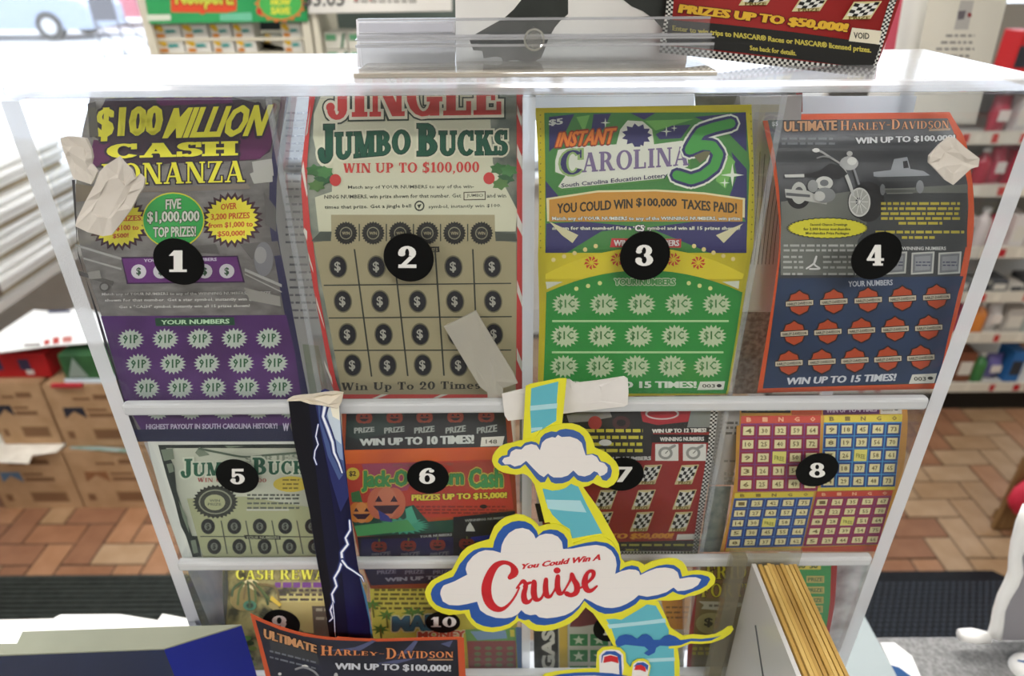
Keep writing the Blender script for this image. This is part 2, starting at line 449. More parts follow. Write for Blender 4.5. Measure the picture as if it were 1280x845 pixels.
    def multi(s, polys, col, part='print', z=None):
        T = []
        for pts in polys:
            if z: pts = [z(*p) for p in pts]
            if len(pts) == 4 or len(pts) == 3:
                T.append([pts[0], pts[1], pts[2]])
                if len(pts) == 4: T.append([pts[0], pts[2], pts[3]])
            else:
                tl = tessellate_polygon([[Vector((p[0], p[1], 0)) for p in pts]])
                T += [[pts[i] for i in t] for t in tl]
        s.tris(np.array(T), col, part)
    def ell(s, cx, cy, rx, ry, col, part='print', z=None, n=24, rot=0.0):
        s.poly(ellp(cx, cy, rx, ry, n, rot), col, part, z)
    def text(s, st, xl, yt, yb, xr, yt2=None, yb2=None, col='#111111', bold=0.02, sh=0.0, fn=None, part='lettering', z=None, out=None, ow=0.03, res=2):
        yt2 = yt if yt2 is None else yt2; yb2 = yb if yb2 is None else yb2
        f = (lambda o: smear(sans(st, min(bold, .02), res), max(0, bold-.02), o)) if fn is None else (lambda o: fn(st, (bold if bold != 0.02 else 0.0)+o))
        base = f(0.0)
        if not len(base): return
        lo, hi = base.reshape(-1, 2).min(0), base.reshape(-1, 2).max(0)
        TL, TR, BR, BL = (xl+sh, yt), (xr+sh, yt2), (xr, yb2), (xl, yb)
        if z: TL, TR, BR, BL = z(*TL), z(*TR), z(*BR), z(*BL)
        TL, TR, BR, BL = (np.array(q, float) for q in (TL, TR, BR, BL))
        def place(T):
            q = (T-lo)/(hi-lo); u = q[..., 0:1]; v = q[..., 1:2]
            return (BL*(1-u)+BR*u)*(1-v)+(TL*(1-u)+TR*u)*v
        if out:
            for c, w in (out if isinstance(out, list) else [(out, ow)]): s.tris(place(f(w)), c, part)
        s.tris(place(base), col, part)
    def stroke(s, pts, w, col, part='lettering', z=None, smooth=True):
        ws = list(w) if isinstance(w, (list, tuple)) else [w]*len(pts)
        if z: pts = [z(*p) for p in pts]; ws = [q*z.s for q in ws]
        P = [(p[0], p[1], q) for p, q in zip(pts, ws)]
        if smooth and len(P) > 2:
            Q = []
            for i in range(len(P)-1):
                a, b, c, d = (np.array(P[max(0, min(len(P)-1, i+j))]) for j in (-1, 0, 1, 2))
                for k in range(4):
                    t = k/4; Q.append(tuple(0.5*(2*b+(c-a)*t+(2*a-5*b+4*c-d)*t*t+(3*b-a-3*c+d)*t**3)))
            Q.append(P[-1]); P = Q
        T = []
        for i in range(len(P)-1):
            (x0, y0, w0), (x1, y1, w1) = P[i], P[i+1]; L = math.hypot(x1-x0, y1-y0) or 1e-6
            nx, ny = -(y1-y0)/L/2, (x1-x0)/L/2
            a, b, c, d = (x0+nx*w0, y0+ny*w0), (x1+nx*w1, y1+ny*w1), (x1-nx*w1, y1-ny*w1), (x0-nx*w0, y0-ny*w0)
            T += [[a, b, c], [a, c, d]]
        for x0, y0, w0 in P:
            e = ellp(x0, y0, w0/2, w0/2, 8)
            T += [[e[0], e[i], e[i+1]] for i in range(1, 7)]
        s.tris(np.array(T), col, part)
    def lines(s, x0, x1, ys, h, col, part='small_print', z=None, seed=1, gap=.25, word=9, slope=0.0):
        """rows of small words too fine to read"""
        rnd = random.Random(seed); T = []
        for y in ys:
            x = x0
            while x < x1:
                w = rnd.uniform(.4, 1.3)*word; e = min(x1, x+w)
                P = [(x, y+slope*(x-x0)), (e, y+slope*(e-x0)), (e, y+h+slope*(e-x0)), (x, y+h+slope*(x-x0))]
                if z: P = [z(*p) for p in P]
                T += [[P[0], P[1], P[2]], [P[0], P[2], P[3]]]; x = e+word*gap
        s.tris(np.array(T), col, part)
    def done(s):
        for name, d in s.parts.items():
            V = s.map(d['v'], np.array(d['l'])[:, None]*0) if False else s._mapl(d['v'], d['l'])
            me = bpy.data.meshes.new(name); me.from_pydata((V-np.array(s.loc[:])).tolist(), [], d['f'])
            for m in d['mats']: me.materials.append(m)
            me.polygons.foreach_set('material_index', d['m']); me.update()
            o = bpy.data.objects.new(name, me); COL.objects.link(o); o.parent = s.kids.get(name, s.root)
            if name in ('small_print', 'perforations', 'banknote_lines', 'holly', 'border', 'grid_lines', 'palms', 'checker_border', 'candy_stripe_border', 'bursts', 'black_band', 'flag_spots', 'number_spots', 'prize_spots', 'shield_spots', 'pumpkin_spots', 'star_boxes', 'bingo_squares', 'bingo_cards', 'sea_artwork'): o['kind'] = 'stuff'
        return s.root
    def _mapl(s, P, l):
        a = s.map(P, 0.0); b = s.map(P, 1.0)
        return a+(b-a)*np.array(l)[:, None]
def ellp(cx, cy, rx, ry, n=24, rot=0.0):
    c, q = math.cos(rot), math.sin(rot)
    return [(cx+rx*math.cos(2*math.pi*i/n)*c-ry*math.sin(2*math.pi*i/n)*q, cy+rx*math.cos(2*math.pi*i/n)*q+ry*math.sin(2*math.pi*i/n)*c) for i in range(n)]
def starp(cx, cy, rx, ry, n, inner=0.75, ph=0.0):
    o = []
    for i in range(2*n):
        a = math.pi*i/n+ph; r = 1.0 if i % 2 == 0 else inner
        o.append((cx+rx*r*math.cos(a), cy+ry*r*math.sin(a)))
    return o
# ------------------------------------------------------------------ the store
wallm = noisemat('painted_wall', '#d9d8d2', '#e4e3de', 6)
groutm = noisemat('floor_grout', '#3a2d24', '#4a3a2f', 40)
def structure(o): o['kind'] = 'structure'; return o
XW0, XW1, YB, ZC = -3.6, 3.6, 3.0, 2.9
FX0, FX1, FY0, FY1 = -3.6, 3.6, -2.6, YB
m = MB(); m.box(FX0, FX1, FY0, FY1, -0.05, -0.004, groutm); floor = structure(m.build('floor'))
# herringbone pavers: every brick in view is its own part
TL_, TW_, GAP, TH = 0.178, 0.089, 0.006, 0.006
tcols = [noisemat('paver_'+str(i), a, b, 14, rough=0.45, bump=0.15) for i, (a, b) in enumerate([('#9d7354', '#ab8162'), ('#8d6349', '#9c7155'), ('#a38667', '#b09476'), ('#865f48', '#946b52'), ('#9a7b5b', '#a78868')])]
def brick_mesh(lx, ly, k):
    m = MB(); m.box(-lx/2+GAP/2, lx/2-GAP/2, -ly/2+GAP/2, ly/2-GAP/2, -TH, 0, tcols[k])
    bm = bmesh.new(); me = bpy.data.meshes.new('brick'); me.from_pydata([tuple(v) for v in m.v], [], m.f)
    bm.from_mesh(me); bmesh.ops.bevel(bm, geom=[e for e in bm.edges if all(v.co.z > -.001 for v in e.verts)], offset=.0018, segments=1, affect='EDGES'); bm.to_mesh(me); bm.free()
    me.materials.append(tcols[k]); return me
bm_h = [brick_mesh(TL_, TW_, k) for k in range(5)]; bm_v = [brick_mesh(TW_, TL_, k) for k in range(5)]
W_ = TW_; rest = MB(); nb = 0
for i in range(-50, 51):
    for j in range(-34, 35):
        for kind in (0, 1):
            # one lying and one upright brick in each step of the herringbone
            x0 = (i+4*j)*W_; y0 = (i)*W_
            if kind == 0: cx, cy, lx, ly = x0+W_, y0+W_/2, TL_, TW_
            else: cx, cy, lx, ly = x0+3*W_+W_/2, y0+W_, TW_, TL_
            cy += .004
            if not (-3.5 < cx < 3.5 and 0.5 < cy < 2.94): continue
            px, py = proj((cx, cy, 0))
            k = random.randrange(5)
            vis = -25 < px < 1305 and 495 < py < 830 and (px < 285 or px > 1050)
            if vis and nb < 295:
                o = bpy.data.objects.new('brick', (bm_h if kind == 0 else bm_v)[k]); COL.objects.link(o)
                o.location = (cx, cy, random.uniform(-.0008, .0008)); o.parent = floor; nb += 1
            else:
                rest.box(cx-lx/2+GAP/2, cx+lx/2-GAP/2, cy-ly/2+GAP/2, cy+ly/2-GAP/2, -TH, 0, tcols[k])
ro = rest.build('distant_bricks', floor); ro['kind'] = 'stuff'
m = MB(); m.box(XW0, XW1, FY0, YB+.12, ZC, ZC+.05, wallm); structure(m.build('ceiling'))
m = MB(); m.box(XW0-.1, XW0, FY0, YB+.12, -.05, ZC, wallm); structure(m.build('wall_left'))
m = MB(); m.box(XW1, XW1+.1, FY0, YB+.12, -.05, ZC, wallm); structure(m.build('wall_right'))
m = MB(); m.box(XW0, XW1, FY0-.1, FY0, -.05, ZC, noisemat('beige_store_wall', '#b5b2ab', '#cbc8c0', 3)); structure(m.build('wall_front'))  # mottled beige wall behind the camera
SILL = 0.82; HEAD = 2.65
m = MB(); m.box(XW0, XW1, YB, YB+.12, -.05, SILL, wallm); m.box(XW0, XW1, YB, YB+.12, HEAD, ZC, wallm)
for x0, x1 in ((XW0, XW0+.1), (XW1-.1, XW1)): m.box(x0, x1, YB, YB+.12, SILL, HEAD, wallm)
structure(m.build('wall_back'))
# shop window along the back wall
alu = mat('#c9ccd0', .35, .5, .6)
wg = clearmat('glare_veiled_window_glass', '#f4f7fb', white=0.10, gloss=.03)  # white mixed into the panes imitates glare washing out the view
m = MB()
xs = [XW0+.1, -2.9, 0.2, 2.7, XW1-.1]
for x in xs: m.box(x-.025, x+.025, YB+.03, YB+.09, SILL, HEAD, alu)
m.box(XW0+.1, XW1-.1, YB+.03, YB+.09, SILL, SILL+.04, alu); m.box(XW0+.1, XW1-.1, YB+.03, YB+.09, HEAD-.04, HEAD, alu)
win = structure(m.build('window_1'))
for a, b in zip(xs[:-1], xs[1:]):
    m = MB(); m.box(a+.025, b-.025, YB+.057, YB+.063, SILL+.04, HEAD-.04, wg); m.build('pane', win)
m = MB(); m.box(XW0, XW1, YB-.1, YB+.03, SILL-.03, SILL, mat('#e8e8e4')); structure(m.build('trim_1'))
# forecourt outside
m = MB(); m.box(-60, 60, YB+.13, 90, -.3, -.05, noisemat('pale_concrete', '#c9cbcd', '#dcdddd', 2)); structure(m.build('forecourt'))
# ceiling lamps
lampm = emitmat('lamp_diffuser', '#fffaf4', CEILING_LAMP)
k = 0
for x in (-1.8, 0.6, ):
    for y in (-1.3, 0.9):
        r = empty('ceiling_lamp', (x, y, ZC), 'long fluorescent ceiling lamp '+('on the left' if x < 0 else 'on the right')+(', above the counter side' if y < 0 else ', above the store floor'), 'lamp', 'fluorescent ceiling lamps')
        m = MB(); m.box(x-.65, x+.65, y-.16, y+.16, ZC-.06, ZC, mat('#e6e6e6')); m.build('housing', r)
        m = MB(); m.box(x-.61, x+.61, y-.13, y+.13, ZC-.066, ZC-.0605, lampm); m.build('diffuser', r)
# ------------------------------------------------------------------ counter
CT = EYE.z-0.60
cm = noisemat('speckled_counter_laminate', '#6f7070', '#8a8a8a', 260, rough=.5, detail=2)
m = MB(); m.box(-2.2, 2.2, -.35, .448, CT-.035, CT, cm, .004); ctr = empty('shop_counter', (0, .05, 0), 'grey speckled laminate counter below the ticket case', 'counter')
m.build('worktop', ctr)
m = MB(); m.box(-2.2, 2.2, -.3, .43, 0, CT-.0355, mat('#7f8084')); m.build('base_cabinet', ctr)
# ------------------------------------------------------------------ clear ticket case
XL, XR = -.2273, .2448
YF, YR = 0.32, 0.43
ZT0, ZT1 = EYE.z-.0552, EYE.z-.0495
edge = clearmat('frosted_acrylic_edge', '#e8eef6', white=.8, gloss=.06, rough=.25, whitecol='#eef2f8', bump=.4)
clear = clearmat('clear_acrylic', '#fbfcfd', white=.008, gloss=.012)
lidm = clearmat('lid_acrylic_with_sheen', '#f6f8fb', white=.3, gloss=.10, rough=.12, whitecol='#f2f4f8')  # clear lid; the white mixed in stands for the window's reflection
barm = clearmat('acrylic_lip', '#e6eaee', white=.72, gloss=.06, rough=.2, whitecol='#dfe2e4')
case = empty('ticket_dispenser', (0, .375, CT), 'clear acrylic lottery ticket case with numbered compartments on the counter', 'ticket dispenser')
m = MB(); m.box(XL, XR, YF-.001, YR, ZT0, ZT1, lidm, .0022); m.build('lid', case)
for x0, x1 in ((XL, XL+.0085), (XR-.0085, XR)):
    m = MB(); y0, y1, z0, z1 = YF-.003, YR, CT, ZT0-.0003
    f = m.add
    m.add([(x0,y0,z0),(x1,y0,z0),(x1,y0,z1),(x0,y0,z1)], [(0,1,2,3)], edge)
    m.add([(x0,y1,z0),(x1,y1,z0),(x1,y1,z1),(x0,y1,z1)], [(3,2,1,0)], edge)
    m.add([(x0,y0,z1),(x1,y0,z1),(x1,y1,z1),(x0,y1,z1)], [(0,1,2,3)], edge)
    m.add([(x0,y0,z0),(x1,y0,z0),(x1,y1,z0),(x0,y1,z0)], [(3,2,1,0)], edge)
    m.add([(x0,y0,z0),(x0,y0,z1),(x0,y1,z1),(x0,y1,z0)], [(0,1,2,3)], clear)
    m.add([(x1,y0,z0),(x1,y0,z1),(x1,y1,z1),(x1,y1,z0)], [(3,2,1,0)], clear)
    m.build('side_panel', case)
m = MB(); m.box(XL+.0087, XR-.0087, .3187, .3212, CT+.006, ZT0-.0005, clear); m.build('front_panel', case)
m = MB(); m.box(XL+.0087, XR-.0087, YF, YR, CT, CT+.005, edge); m.build('bottom_panel', case)
# shelves with their front lips
def zat(px, py, Y=.317): return at(px, py, Y).z
for ya, yb, xr in ((499, 513, 1166), (696.5, 706.5, 1096), (838, 848, 1062)):
    za, zb = zat(640, ya-2), zat(640, yb-2)
    m = MB(); m.box(XL+.009, XR-.0115, .3122, .3184, zb, za, barm, .0018); sh = m.build('shelf_lip', case, smooth=False)
    m = MB(); m.box(XL+.009, XR-.009, .3215, YR-.002, zb+.001, za-.001, clear); m.build('shelf', case)
# column dividers between the shelves
zsh = [ZT0] + [zat(640, a-2) for a in (499, 696.5, 838)]
sidem = clearmat('side_divider_acrylic', '#f2f4f6', white=.22, gloss=.05, rough=.1, whitecol='#e8ecf0')
zlo = [zat(640, b-2) for b in (513, 706.5, 848)]
divm = clearmat('divider_acrylic', '#eef1f4', white=.6, gloss=.05, rough=.1, whitecol='#e8ecf0')
for xd in (XL+(XR-XL)*.25-.0, (XL+XR)/2, XL+(XR-XL)*.745):
    for r in range(3):
        m = MB(); w = .0014 if abs(xd-(XL+XR)/2) > .01 else .0030
        y0, y1, z0, z1 = .3217, YR-.004, zlo[r]+.0005, zsh[r]-.0005
        for yy in (y0, y1): m.add([(xd-w,yy,z0),(xd+w,yy,z0),(xd+w,yy,z1),(xd-w,yy,z1)], [(0,1,2,3)], divm if w > .0025 else sidem)
        for xx in (xd-w, xd+w): m.add([(xx,y0,z0),(xx,y1,z0),(xx,y1,z1),(xx,y0,z1)], [(0,1,2,3)], clear)
        m.build('column_divider', case)
# ------------------------------------------------------------------ tickets in the case
YEL, NAVY = '#e3dc38', '#262447'
banknote = noisemat('banknote_print', '#67635f', '#8a8783', 90, rough=.45, detail=8, lo=.3, hi=.7, stretch=(1, 1, 2.5))
banknote2 = noisemat('pale_banknote_print', '#6f7a70', '#a3a796', 80, rough=.45, detail=8, lo=.35, hi=.65)
def spot(t, cx, cy, rx, ry, z, c1, c2, word, part='prize_spots', n=18, cc=None):
    t.poly(starp(cx, cy, rx, ry, n, .72, .1), c1, part, z)
    t.text(word, cx-rx*.58, cy-ry*.42, cy+ry*.42, cx+rx*.58, cy-ry*.46, cy+ry*.36, c2, .03, part=part, z=z, res=1)
# ---- slot 1
za, zb = Z(80, 100, 320, 1280), Z(80, 300, 320, 1280); z5 = Z(140, 490, 300, 1152)
t = Sheet('scratch_ticket', 'grey and purple cash bonanza scratch ticket under the number 1 dot', 'ticket',
          [(113,114,361,113),(110,135,359,135),(102,172,351,172),(95,232,346,230),(95,275,345,275),(101,312,350,310),(112,350,358,350),(127,395,367,398),(143,450,377,450),(157,497,386,496),(176,551,397,549)],
          group='scratch tickets in the case', paper=banknote)
t.poly([(352,114),(361,114),(359,135),(351,172),(346,230),(345,275),(350,310),(358,350),(367,398),(377,450),(386,496),(397,549),(384,549),(374,496),(366,450),(357,398),(348,350),(341,310),(336,275),(337,230),(342,172),(350,135)], NAVY, 'border')
t.poly([(90,225),(94,225),(97,312),(108,350),(131,430),(155,495),(178,552),(170,552),(152,497),(124,395),(98,320)], '#2c2a30', 'border')
t.poly([(210,95),(500,85),(820,80),(980,120),(1040,200),(1050,290),(1030,360),(960,400),(880,405),(500,420),(150,440),(130,400),(180,300),(170,180)], '#3b2a38', 'title_plate', za)
t.poly([(880,200),(1000,190),(1045,250),(1035,340),(980,395),(880,402)], '#5c2350', 'title_plate', za)
t.poly([(460,90),(840,84),(845,118),(470,130)], '#5b2052', 'title_plate', za)
t.poly([(150,300),(230,310),(230,400),(150,440),(125,400)], '#5c2350', 'title_plate', za)
t.text('$100', 155,140,310,490,128,296, YEL, .06, 12, part='title_lettering', z=za, out='#2c2230', ow=.1)
t.text('MILLION', 492,140,296,990,122,282, YEL, .055, 60, part='title_lettering', z=za, out='#2c2230', ow=.1)
t.text('CASH', 215,322,396,872,306,380, YEL, .05, 0, fn=serif, part='title_lettering', z=za, out='#2c2230', ow=.07)
t.text('BONANZA', 190,420,530,905,402,512, YEL, .0, 0, fn=serif, part='title_lettering', z=za, out='#2c2230', ow=.06)
for cx, cy in ((275, 715), (838, 700)):
    t.poly(starp(cx, cy, 160, 140, 26, .82), '#3c1b2b', 'bursts', za); t.poly(starp(cx, cy, 135, 118, 26, .84), '#e8dc3c', 'bursts', za)
RD = '#c8571e'
t.text('OVER', 785,620,650,865,612,645, RD, .04, part='bursts', z=za); t.text('3,200 PRIZES', 735,670,705,930,660,697, RD, .04, part='bursts', z=za)
t.text('from $1,000 to', 722,715,745,945,705,738, RD, .04, part='bursts', z=za); t.text('$50,000!', 768,757,788,905,752,782, RD, .04, part='bursts', z=za)
t.text('PRIZES', 260,680,708,388,675,703, RD, .04, part='bursts', z=za); t.text('$100 to', 262,725,758,375,725,753, RD, .04, part='bursts', z=za); t.text('$500!', 245,770,795,325,765,790, RD, .04, part='bursts', z=za)
t.ell(548, 702, 156, 140, '#d9d437', 'top_prize_oval', za, 32); t.ell(548, 702, 150, 134, '#36ad50', 'top_prize_oval', za, 32)
for s, y0, y1, a, b in (('FIVE', 595, 645, 510, 588), ('$1,000,000', 655, 718, 418, 680), ('TOP PRIZES!', 733, 785, 448, 662)):
    t.text(s, a, y0+3, y1+3, b, y0-2, y1-2, '#d6dccb', .035, part='top_prize_oval', z=za, out='#20401f', ow=.07)
t.poly([(285,85),(870,78),(905,212),(315,220)], '#3a1f45', 'winning_numbers', zb); t.poly([(292,92),(864,85),(895,205),(322,213)], '#6a2f78', 'winning_numbers', zb)
t.text('YOUR WINNING NUMBERS', 400,95,110,765,88,104, '#d8cfe0', .03, part='winning_numbers', z=zb)
for i, x in enumerate((375, 485, 595, 705, 815)):
    t.ell(x, 157-(i*.6), 38, 36, '#d6d2d6', 'winning_numbers', zb, 16); t.text('$', x-12, 136, 178, x+12, col='#3a5a40', bold=.04, part='winning_numbers', z=zb)
CRM = '#d5d2cb'
for s, y, a, b in (('Match any of YOUR NUMBERS to any of the WINNING NUMBERS, win PRIZE', 262, 190, 1035), ('shown for that number. Get a star symbol, instantly win $100.', 292, 205, 995), ('Get a "CASH" symbol, instantly win all 15 prizes shown!', 325, 275, 930)):
    t.text(s, a, y, y+20, b, y-7, y+14, CRM, .03, part='small_print', z=zb, res=1, out='#3b3a3a', ow=.07)
t.multi([[(60,20),(290,88),(290,100),(56,30)],[(95,85),(290,140),(290,150),(98,95)],[(905,140),(1090,220),(1090,235),(905,155)],[(905,165),(1090,255),(1090,262),(905,172)]], '#a3a29c', 'banknote_lines', zb)
for q, k in (([(70,150),(250,205),(245,225),(66,172)], '#5b5854'), ([(120,160),(180,150),(190,190),(130,195)], '#9a978f'), ([(880,20),(1070,5),(1085,75),(940,95)], '#5f5c59'), ([(900,235),(1080,280),(1085,330),(930,300)], '#94918a'), ([(560,40),(760,20),(780,70),(600,60)], '#5e5b58')): t.poly(q, k, 'banknote_lines', zb)
for q, k in (([(120,120),(160,110),(175,280),(130,290)], '#5a5755'), ([(60,520),(200,540),(190,600),(62,610)], '#7c6f5a'), ([(330,540),(920,520),(935,545),(340,565)], '#7a7066'), ([(940,410),(1040,395),(1050,480),(950,470)], '#a9a79f'), ([(1000,560),(1060,640),(1062,760),(1010,720)], '#5b5956')): t.poly(q, k, 'banknote_lines', za)
t.ell(1000, 95, 48, 85, '#77767a', 'banknote_lines', zb); t.ell(985, 75, 30, 42, '#93928f', 'banknote_lines', zb)
t.multi([[(930,470),(1040,420),(1045,510),(950,520)]], '#a8a79d', 'banknote_lines', za)
t.ell(205, 232, 26, 24, '#55534f', 'banknote_lines', zb); t.ell(205, 232, 18, 16, '#8d8b86', 'banknote_lines', zb)
purple = noisemat('purple_foil_print', '#462257', '#57306f', 25, rough=.4)
t.poly([zb(185,380), zb(1112,374), zb(1155,560), zb(1190,800), z5(852,160), z5(140,180), zb(300,790)], purple, 'number_field')
t.poly([z5(100,180), z5(852,158), z5(885,236), z5(135,236)], '#1f2342', 'number_field')
t.poly([(455,390),(850,385),(855,425),(460,430)], '#1f4a32', 'number_field', zb)
t.text('YOUR NUMBERS', 485,400,422,828,393,417, '#b5d6b0', .04, part='number_field', z=zb)
for r, (x0, x1, y) in enumerate(((335,1025,496),(375,1055,620),(415,1080,740))):
    for i in range(5): spot(t, x0+(x1-x0)*i/4, y-i*1.5, 68, 54, zb, '#b3bdb0', '#2c5a3a', '91P')
for i in range(5): spot(t, 220+160*i, 92-i, 58, 42, z5, '#b3bdb0', '#2c5a3a', '91P')
t.text('HIGHEST PAYOUT IN SOUTH CAROLINA HISTORY!', 165,152,178,795,148,174, '#cfc9dc', .04, part='number_field', z=z5)
t.text('W', 820,148,186,850, col='#cfc9dc', bold=.05, part='number_field', z=z5)
T1 = t; t.done()
# ---- slot 2
za, zb = Z(370, 100, 300, 1268), Z(370, 300, 300, 1207)
t = Sheet('scratch_ticket', 'holiday jumbo bucks ticket with candy stripe border under the number 2 dot', 'ticket',
          [(390,108,652.7,107),(388,119,652.7,116),(385,143,653,141),(378,202,654,202),(377.5,225,654.5,225),(381,289,655,289),(392,360,654,360),(402,412,653.5,412),(414,470,653,471),(421,497,651,497)],
          group='scratch tickets in the case', paper=banknote2)
CR = '#ccccb0'; RED = '#c8403c'
t.poly([(150,40),(1000,40),(1025,180),(1040,440),(1170,690),(1160,800),(120,800),(100,620),(190,590),(190,480),(120,440),(90,300),(95,180)], CR, 'cream_field', za)
t.poly([za(185,712), za(1050,712), za(1052,845), zb(1108,12), zb(1110,380), zb(1104,775), zb(232,775), zb(150,330), zb(88,12), za(188,845)], '#a49b79', 'gold_field')
# candy stripe border
def stripes(side):
    base = [za(75,40), za(118,40), za(105,75), za(75,240), za(60,430), za(58,560), za(78,800), zb(85,0), zb(112,240), zb(150,450), zb(200,700), zb(232,790), zb(212,800), zb(180,730), zb(128,450), zb(88,240), zb(52,0), za(42,800), za(28,560), za(32,430), za(62,180)] if side == 'l' else \
           [za(1165,40), za(1200,40), za(1200,430), za(1208,800), zb(1142,0), zb(1142,300), zb(1138,790), zb(1105,790), zb(1110,300), zb(1112,0), za(1168,800), za(1166,430)]
    t.poly(base, RED, 'candy_stripe_border')
stripes('l'); stripes('r')
WH = '#dcd8cc'
for q in ([za(70,180),za(78,130),za(62,280),za(52,300)], [za(30,480),za(40,430),za(62,600),za(58,620)], [za(60,800),za(60,850),za(40,800),za(45,780)], [zb(62,60),zb(85,140),zb(88,165),zb(66,100)], [zb(100,280),zb(140,420),zb(146,450),zb(104,320)], [zb(140,600),zb(180,690),zb(186,730),zb(148,640)],
          [za(1168,130),za(1200,230),za(1200,280),za(1168,180)], [za(1168,340),za(1205,440),za(1206,510),za(1168,410)], [za(1168,700),za(1208,790),za(1208,850),za(1168,770)], [zb(1112,200),zb(1142,300),zb(1142,350),zb(1112,260)], [zb(1110,540),zb(1140,620),zb(1140,670),zb(1110,600)]):
    t.poly(q, WH, 'candy_stripe_border')
t.poly([zb(232,775), zb(1105,775), zb(1105,797), zb(238,797)], RED, 'candy_stripe_border')
for x in (380, 680): t.poly([(x,797),(x+50,775),(x+85,775),(x+25,797)], WH, 'candy_stripe_border', zb)
t.text('JINGLE', 160,-30,215,1085,-40,200, RED, .025, 0, fn=serif, part='title_lettering', z=za, out=[('#2c3a30', .11), ('#ded9c2', .07)])
t.text('JUMBO', 118,240,445,605,230,400, '#1d5540', .035, 0, fn=smallcaps, part='title_lettering', z=za, out=[('#d8d6bc', .11), ('#123026', .03)])
t.text('BUCKS', 640,235,405,1118,232,400, '#1d5540', .035, 0, fn=smallcaps, part='title_lettering', z=za, out=[('#d8d6bc', .11), ('#123026', .03)])
t.text('WIN UP TO $100,000', 250,440,500,968,430,498, RED, .012, 0, fn=serif, part='title_lettering', z=za)
for sx, hx, hy in ((1,130,510),(-1,1100,500)):
    for dx, dy, c in ((-30,-30,'#3c6b3a'),(10,20,'#2f5d36'),(-20,50,'#547a3f'),(25,-20,'#4a8046')):
        t.poly(starp(hx+dx, hy+dy, 50, 34, 6, .68, .4), c, 'holly', za)
    t.ell(hx+80*sx, hy+20, 30, 32, '#c23a36', 'holly', za)
INK = '#33372f'
t.text('Match any of YOUR NUMBERS to any of the win-', 275,558,580,940,552,578, INK, .015, part='small_print', z=za, res=1)
t.text('NING NUMBERS, win prize shown for that number. Get', 150,608,634,872,600,628, INK, .015, part='small_print', z=za, res=1)
t.text('and win', 1008,600,622,1110, col=INK, bold=.015, part='small_print', z=za, res=1)
t.poly([(885,592),(1002,588),(1002,634),(885,636)], '#4a4030', 'small_print', za); t.poly([(890,597),(997,593),(997,629),(890,631)], CR, 'small_print', za)
t.text('JUMBO', 902,602,622,988, col=INK, bold=.01, part='small_print', z=za)
t.text('times that prize. Get a jingle bell', 152,662,688,608,655,680, INK, .015, part='small_print', z=za, res=1); t.text('symbol, instantly win $100.', 700,660,684,1085,654,676, INK, .015, part='small_print', z=za, res=1)
t.ell(652,665,27,28,INK,'small_print',za,14); t.ell(652,665,20,20,CR,'small_print',za,12); t.poly([(640,660),(664,655),(650,680)], INK, 'small_print', za)
t.poly([(130,800),(1060,800),(1160,810),(1170,850),(80,850)], '#4a5148', 'cream_field', za); t.poly([za(190,790), za(1050,790), za(1055,850), za(185,850)], '#a49b79', 'gold_field')
for i in range(6):
    cx, cy = 265+143*i, 808
    t.poly(starp(cx, cy, 62, 62, 24, .86), '#23231f', 'number_spots', za); t.ell(cx, cy, 33, 33, '#8a866f', 'number_spots', za, 18); t.ell(cx, cy, 28, 28, '#2a2a26', 'number_spots', za, 18)
    t.text('WIN', cx-20, cy-8, cy+8, cx+20, col='#a49b79', bold=.02, part='number_spots', z=za)
    if i: t.rect(cx-76, 760, cx-70, 850, INK, 'grid_lines', za)
t.poly([(560,35),(720,32),(722,60),(562,62)], '#23231f', 'grid_lines', zb); t.text('YOUR NUMBERS', 570,40,56,712, col='#a49b79', bold=.02, part='grid_lines', z=zb)
V = [(290,45,378,685),(485,45,560,682),(695,45,742,680),(885,45,905,470)]
for x0, y0, x1, y1 in V: t.poly([(x0,y0),(x0+8,y0),(x1+6,y1),(x1-2,y1)], INK, 'grid_lines', zb)
for x0, x1, ya, yb in ((140,1082,226,216),(165,1085,390,383),(192,1082,553,551)): t.poly([(x0,ya-3),(x1,yb-3),(x1,yb+3),(x0,ya+3)], INK, 'grid_lines', zb)
for r, (xs_, y) in enumerate((([212,405,598,792,987],133),([236,424,612,800,991],307),([260,441,625,808,996],473),([285,461,638,818,1000],628))):
    for x in xs_:
        t.ell(x, y, 47, 58, '#6d6850', 'number_spots', zb, 20, -.1); t.ell(x, y, 41, 51, '#191a20', 'number_spots', zb, 20, -.1)
        t.text('$', x-17, y-26, y+28, x+15, col='#a9a79a', bold=.03, sh=-3, part='number_spots', z=zb)
t.text('Win Up To 20 Times', 228,715,765,925,706,757, '#24231c', .01, 0, fn=serif, part='lower_lettering', z=zb)
t.done()
